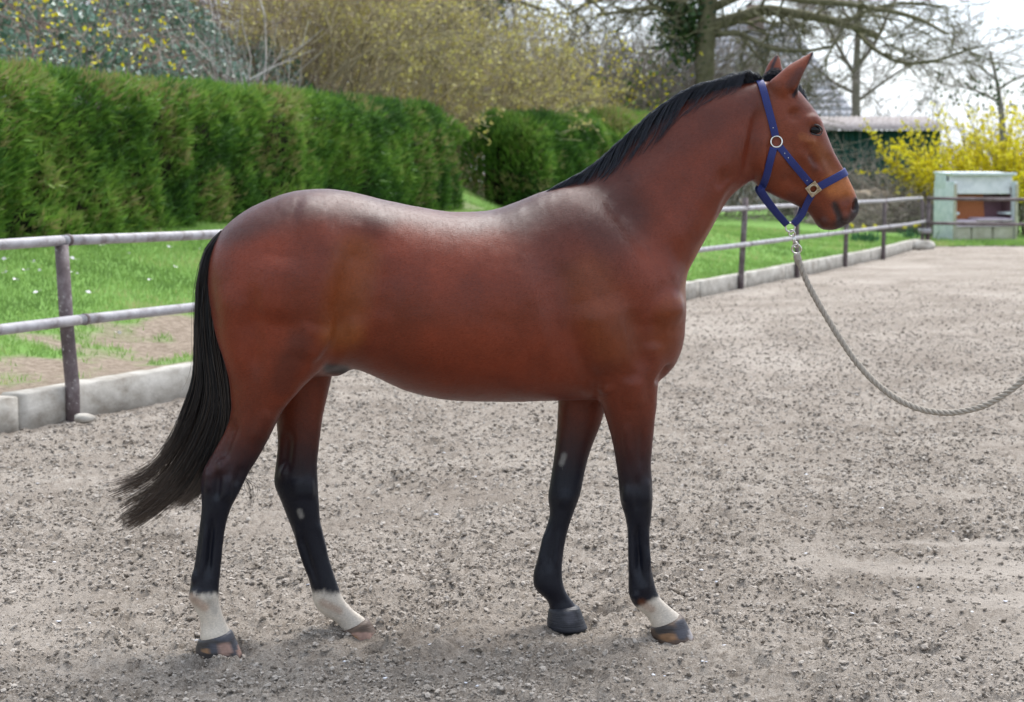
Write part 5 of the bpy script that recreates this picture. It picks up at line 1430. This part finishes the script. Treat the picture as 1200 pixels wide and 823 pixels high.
# ================================================================== HALTER
web_m, n, l, b = mat_new('blue_webbing', 0.55, 0.3)
f1 = noise(n, l, 900, 2, .5); r = ramp(n, [(.35, (.008, .012, .075)), (.65, (.018, .028, .15))]); l.new(f1, r.inputs['Fac']); l.new(r.outputs['Color'], b.inputs['Base Color'])
b.inputs['Sheen Weight'].default_value = .15; b.inputs['Sheen Tint'].default_value = (.4, .5, 1, 1); bump(n, l, b, f1, .4, .0008)
stitch_m = noisy_mat('pale_stitching', (.35, .36, .4), (.5, .5, .55), 300, .7, .3, 0)
metal_m, n, l, b = mat_new('nickel_hardware', 0.22, 0.5, (.62, .60, .56)); b.inputs['Metallic'].default_value = 1
brass_m = noisy_mat('worn_brass', (.34, .27, .18), (.50, .44, .34), 90, .32, .5, .15, .001, metal=1)
halter = thing('halter', 'blue webbing halter with silver rings buckled on the bay horse head', 'halter', tuple(P(912, 180, YC(912))))
def ray_near(x, y):
    d = (P(x, y, 6.0) - cam_v).normalized()
    loc, nn, _, _ = bvh.ray_cast(cam_v, d)
    return loc, nn
def ray_far(p):
    loc, nn, _, _ = bvh.ray_cast(Vector((p.x, 8.5, p.z)), Vector((0, -1, 0)))
    return loc, nn
def ribbon(name, pts, nrms, width, thick=.0035, parent=None, edge=True):
    P_ = catmull(np.array([tuple(p) for p in pts]), 6); N_ = catmull(np.array([tuple(p) for p in nrms]), 6)
    N_ /= np.linalg.norm(N_, axis=1, keepdims=True)
    T_ = np.gradient(P_, axis=0); T_ /= np.linalg.norm(T_, axis=1, keepdims=True)
    B_ = np.cross(T_, N_); B_ /= np.linalg.norm(B_, axis=1, keepdims=True); N_ = np.cross(B_, T_)
    prof = [(-.5, 0), (-.5, .8), (-.42, 1), (.42, 1), (.5, .8), (.5, 0)]
    V = np.concatenate([np.stack([P_[i] + B_[i] * width * a + N_[i] * thick * c for a, c in prof]) for i in range(len(P_))])
    F = []; k = len(prof)
    for i in range(len(P_) - 1):
        for j in range(k): F.append([i * k + j, i * k + (j + 1) % k, (i + 1) * k + (j + 1) % k, (i + 1) * k + j])
    m_ = len(P_) - 1
    me = mesh_np(name, V, [np.array(F), np.array([[j for j in range(k)][::-1], [m_ * k + j for j in range(k)]])])
    o = link(name, me, web_m, parent or halter)
    return o
def strap(name, pix, width, lift=.003, far=True, over=None):
    near = [ray_near(x, y) for x, y in pix]
    near = [(p + nn * lift, nn) for p, nn in near if p is not None]
    if over is None:
        ribbon(name, [p for p, _ in near], [q for _, q in near], width)
        if far:
            fr_ = [ray_far(p) for p, _ in near]; fr_ = [(p + q * lift, q) for p, q in fr_ if p is not None]
            if len(fr_) > 1: ribbon(name, [p for p, _ in fr_], [q for _, q in fr_], width)
        return near
    # goes over the top: a loop in the plane through the strap line and the cross direction
    a, c = near[0][0], P(over[0], over[1], YC(over[0]))
    mid = Vector((a.x, YC(pix[0][0]), a.z)); e1 = (c - mid); L = e1.length; e1.normalize(); e2 = Vector((0, -1, 0))
    loop = []
    for k in range(19):
        th = math.pi / 2 - math.pi * k / 18
        origin = mid + e1 * (L * .45 * max(0, math.cos(th)))
        d = (e1 * math.cos(th) + e2 * math.sin(th)).normalized()
        loc, nn, _, _ = bvh.ray_cast(origin + d * .4, -d)
        if loc is not None: loop.append((loc + nn * lift, (nn * .7 + d * .3).normalized()))
    ribbon(name, [p for p, _ in loop], [q for _, q in loop], width)
    return loop
strap('crown_strap', [(909, 160), (905, 142)], .026, over=(889, 93))
strap('cheek_strap', [(913, 172), (925, 187), (938, 202), (949, 215)], .026)
strap('nose_band', [(956, 220), (970, 213)], .028, over=(992.5, 200))
thr = strap('throat_strap', [(907, 173), (903, 188), (898, 206), (894, 218)], .026)
ringc = P(926, 266, YC(926))
for sg in (-1, 1):
    p0 = thr[-1][0].copy()
    if sg > 0: p0.y = 2 * YC(905) - p0.y
    p1 = P(891, 224, YC(891)); p1.y += sg * .035
    p2 = P(907, 246, YC(907)); p2.y += sg * .018
    p3 = ringc + Vector((-.012, sg * .006, .008))
    nn = Vector((-.35, sg * .9, -.25)).normalized()
    ribbon('throat_strap', [p0, p1, p2, p3], [Vector((0, sg, 0)), nn, nn, nn], .025)
    q0 = ray_near(951, 228)[0] + Vector((0, -.003, 0))
    q1 = ray_near(945, 239)[0] + Vector((0, -.003, 0))
    if sg > 0: q0.y = 2 * YC(950) - q0.y; q1.y = 2 * YC(946) - q1.y
    q2 = P(938, 253, YC(938)); q2.y += sg * .016
    q3 = ringc + Vector((.010, sg * .006, .008))
    nn = Vector((.3, sg * .9, -.2)).normalized()
    ribbon('chin_strap', [q0, q1, q2, q3], [Vector((0, sg, 0)), nn, nn, nn], .025)
def ring(name, c, rad, wire, nrm_, mat, parent, sx=1.0, nseg=28):
    nrm_ = Vector(nrm_).normalized(); a = nrm_.orthogonal().normalized(); b_ = nrm_.cross(a)
    pts = [c + (a * math.cos(t_) * sx + b_ * math.sin(t_)) * rad for t_ in np.arange(nseg) * 2 * math.pi / nseg]
    g = Geo(); g.tube(pts, wire, 8, closed=True)
    return g.build(name, mat, parent, True)
for near_side in (True, False):
    c, nn = ray_near(910, 166.5)
    if not near_side: c, nn = ray_far(c)
    ring('cheek_ring', c + nn * .006, .0195, .0030, nn, metal_m, halter)
    c, nn = ray_near(952.5, 221)
    if not near_side: c, nn = ray_far(c)
    o = ring('square_ring', c + nn * .007, .0150, .0042, nn, brass_m, halter)
    g = Geo()
    a = Vector((.62, 0, -.78)); a = (a - nn * a.dot(nn)).normalized(); b_ = nn.cross(a)
    rot = Matrix((a, b_, nn)).transposed()
    for u_, v_ in ((-1, -1), (-1, 1), (1, -1), (1, 1)):
        g.box(c + nn * .008 + a * .0165 * u_ + b_ * .0165 * v_, (.011, .011, .006), rot.to_4x4())
    for u_, v_, sz in ((-1, 0, (.006, .036, .005)), (1, 0, (.006, .036, .005)), (0, -1, (.036, .006, .005)), (0, 1, (.036, .006, .005))):
        g.box(c + nn * .0075 + a * .019 * u_ + b_ * .019 * v_, sz, rot.to_4x4())
    g.build('buckle_frame', brass_m, o, False, .001)
ring('lead_ring', ringc + Vector((0, 0, -.002)), .0165, .0030, (.2, 1, 0), metal_m, halter)
for x, y in ((906, 150), (919, 180), (923, 185), (945, 211)):
    c, nn = ray_near(x, y); V, F = uvsphere(c + nn * .0062, .0020, .0014, .0020, 8, 6)
    link('eyelet', mesh_np('eyelet', V, F, True), metal_m, halter)

# ================================================================== LEAD ROPE
rope_m, n, l, b = mat_new('natural_fibre_rope', 0.85, 0.2)
f1 = noise(n, l, 500, 3, .7); f2 = noise(n, l, 9, 3, .6)
r = ramp(n, [(.3, (.22, .19, .155)), (.7, (.44, .395, .34))]); l.new(f1, r.inputs['Fac']); l.new(r.outputs['Color'], b.inputs['Base Color']); bump(n, l, b, f1, .6, .0012)
rope = thing('lead_rope', 'beige twisted lead rope with metal snap hanging from the halter ring', 'rope', tuple(P(934, 293, YC(934))))
YR = YC(930)
rp = [(933.5, 298), (936, 306), (950, 339), (977, 385), (1005, 426), (1036, 457), (1071, 477), (1110, 484), (1149, 477), (1176, 463), (1202, 443), (1250, 395), (1300, 330), (1345, 268)]
rope_pts = catmull([tuple(P(x, y, YR - .0011 * max(0, x - 934))) for x, y in rp], 40)
dl = np.concatenate([[0], np.cumsum(np.linalg.norm(np.diff(rope_pts, axis=0), axis=1))])
ss = np.arange(0, dl[-1], .0032)
C = np.stack([np.interp(ss, dl, rope_pts[:, k]) for k in range(3)], 1)
T_ = np.gradient(C, axis=0); T_ /= np.linalg.norm(T_, axis=1, keepdims=True)
A_ = np.cross(T_, np.array([0, 1.0, 0.05])); A_ /= np.linalg.norm(A_, axis=1, keepdims=True); B_ = np.cross(T_, A_)
for k in range(3):
    ph = ss * 2 * math.pi / .062 + k * 2 * math.pi / 3
    pts = C + .0058 * (np.cos(ph)[:, None] * A_ + np.sin(ph)[:, None] * B_)
    g = Geo(); g.tube(pts, .0062 + .0004 * np.sin(ss * 40 + k), 7)
    g.build('strand', rope_m, rope, True)
g = Geo(); g.tube(C[:9], [.0115, .013, .0135, .0135, .013, .0135, .0135, .013, .0118], 12); g.build('whipping', rope_m, rope, True)
ring('snap_eye', P(928, 273.5, YR), .0115, .0028, (.5, .8, .2), metal_m, rope, 1.0)
ring('snap_hook', P(930.5, 281, YR), .0125, .0026, (.9, -.4, .1), metal_m, rope, 1.0)
ring('swivel_ring', P(933.5, 292, YR), .0165, .0030, (.25, 1, .2), metal_m, rope)
ring('swivel_ring', P(932.5, 287, YR - .004), .0105, .0026, (.6, .7, .2), metal_m, rope)
g = Geo(); g.tube([P(929, 274, YR), P(931, 281, YR), P(932.5, 286, YR)], [.004, .0055, .004], 8); g.build('snap_bolt', metal_m, rope, True)
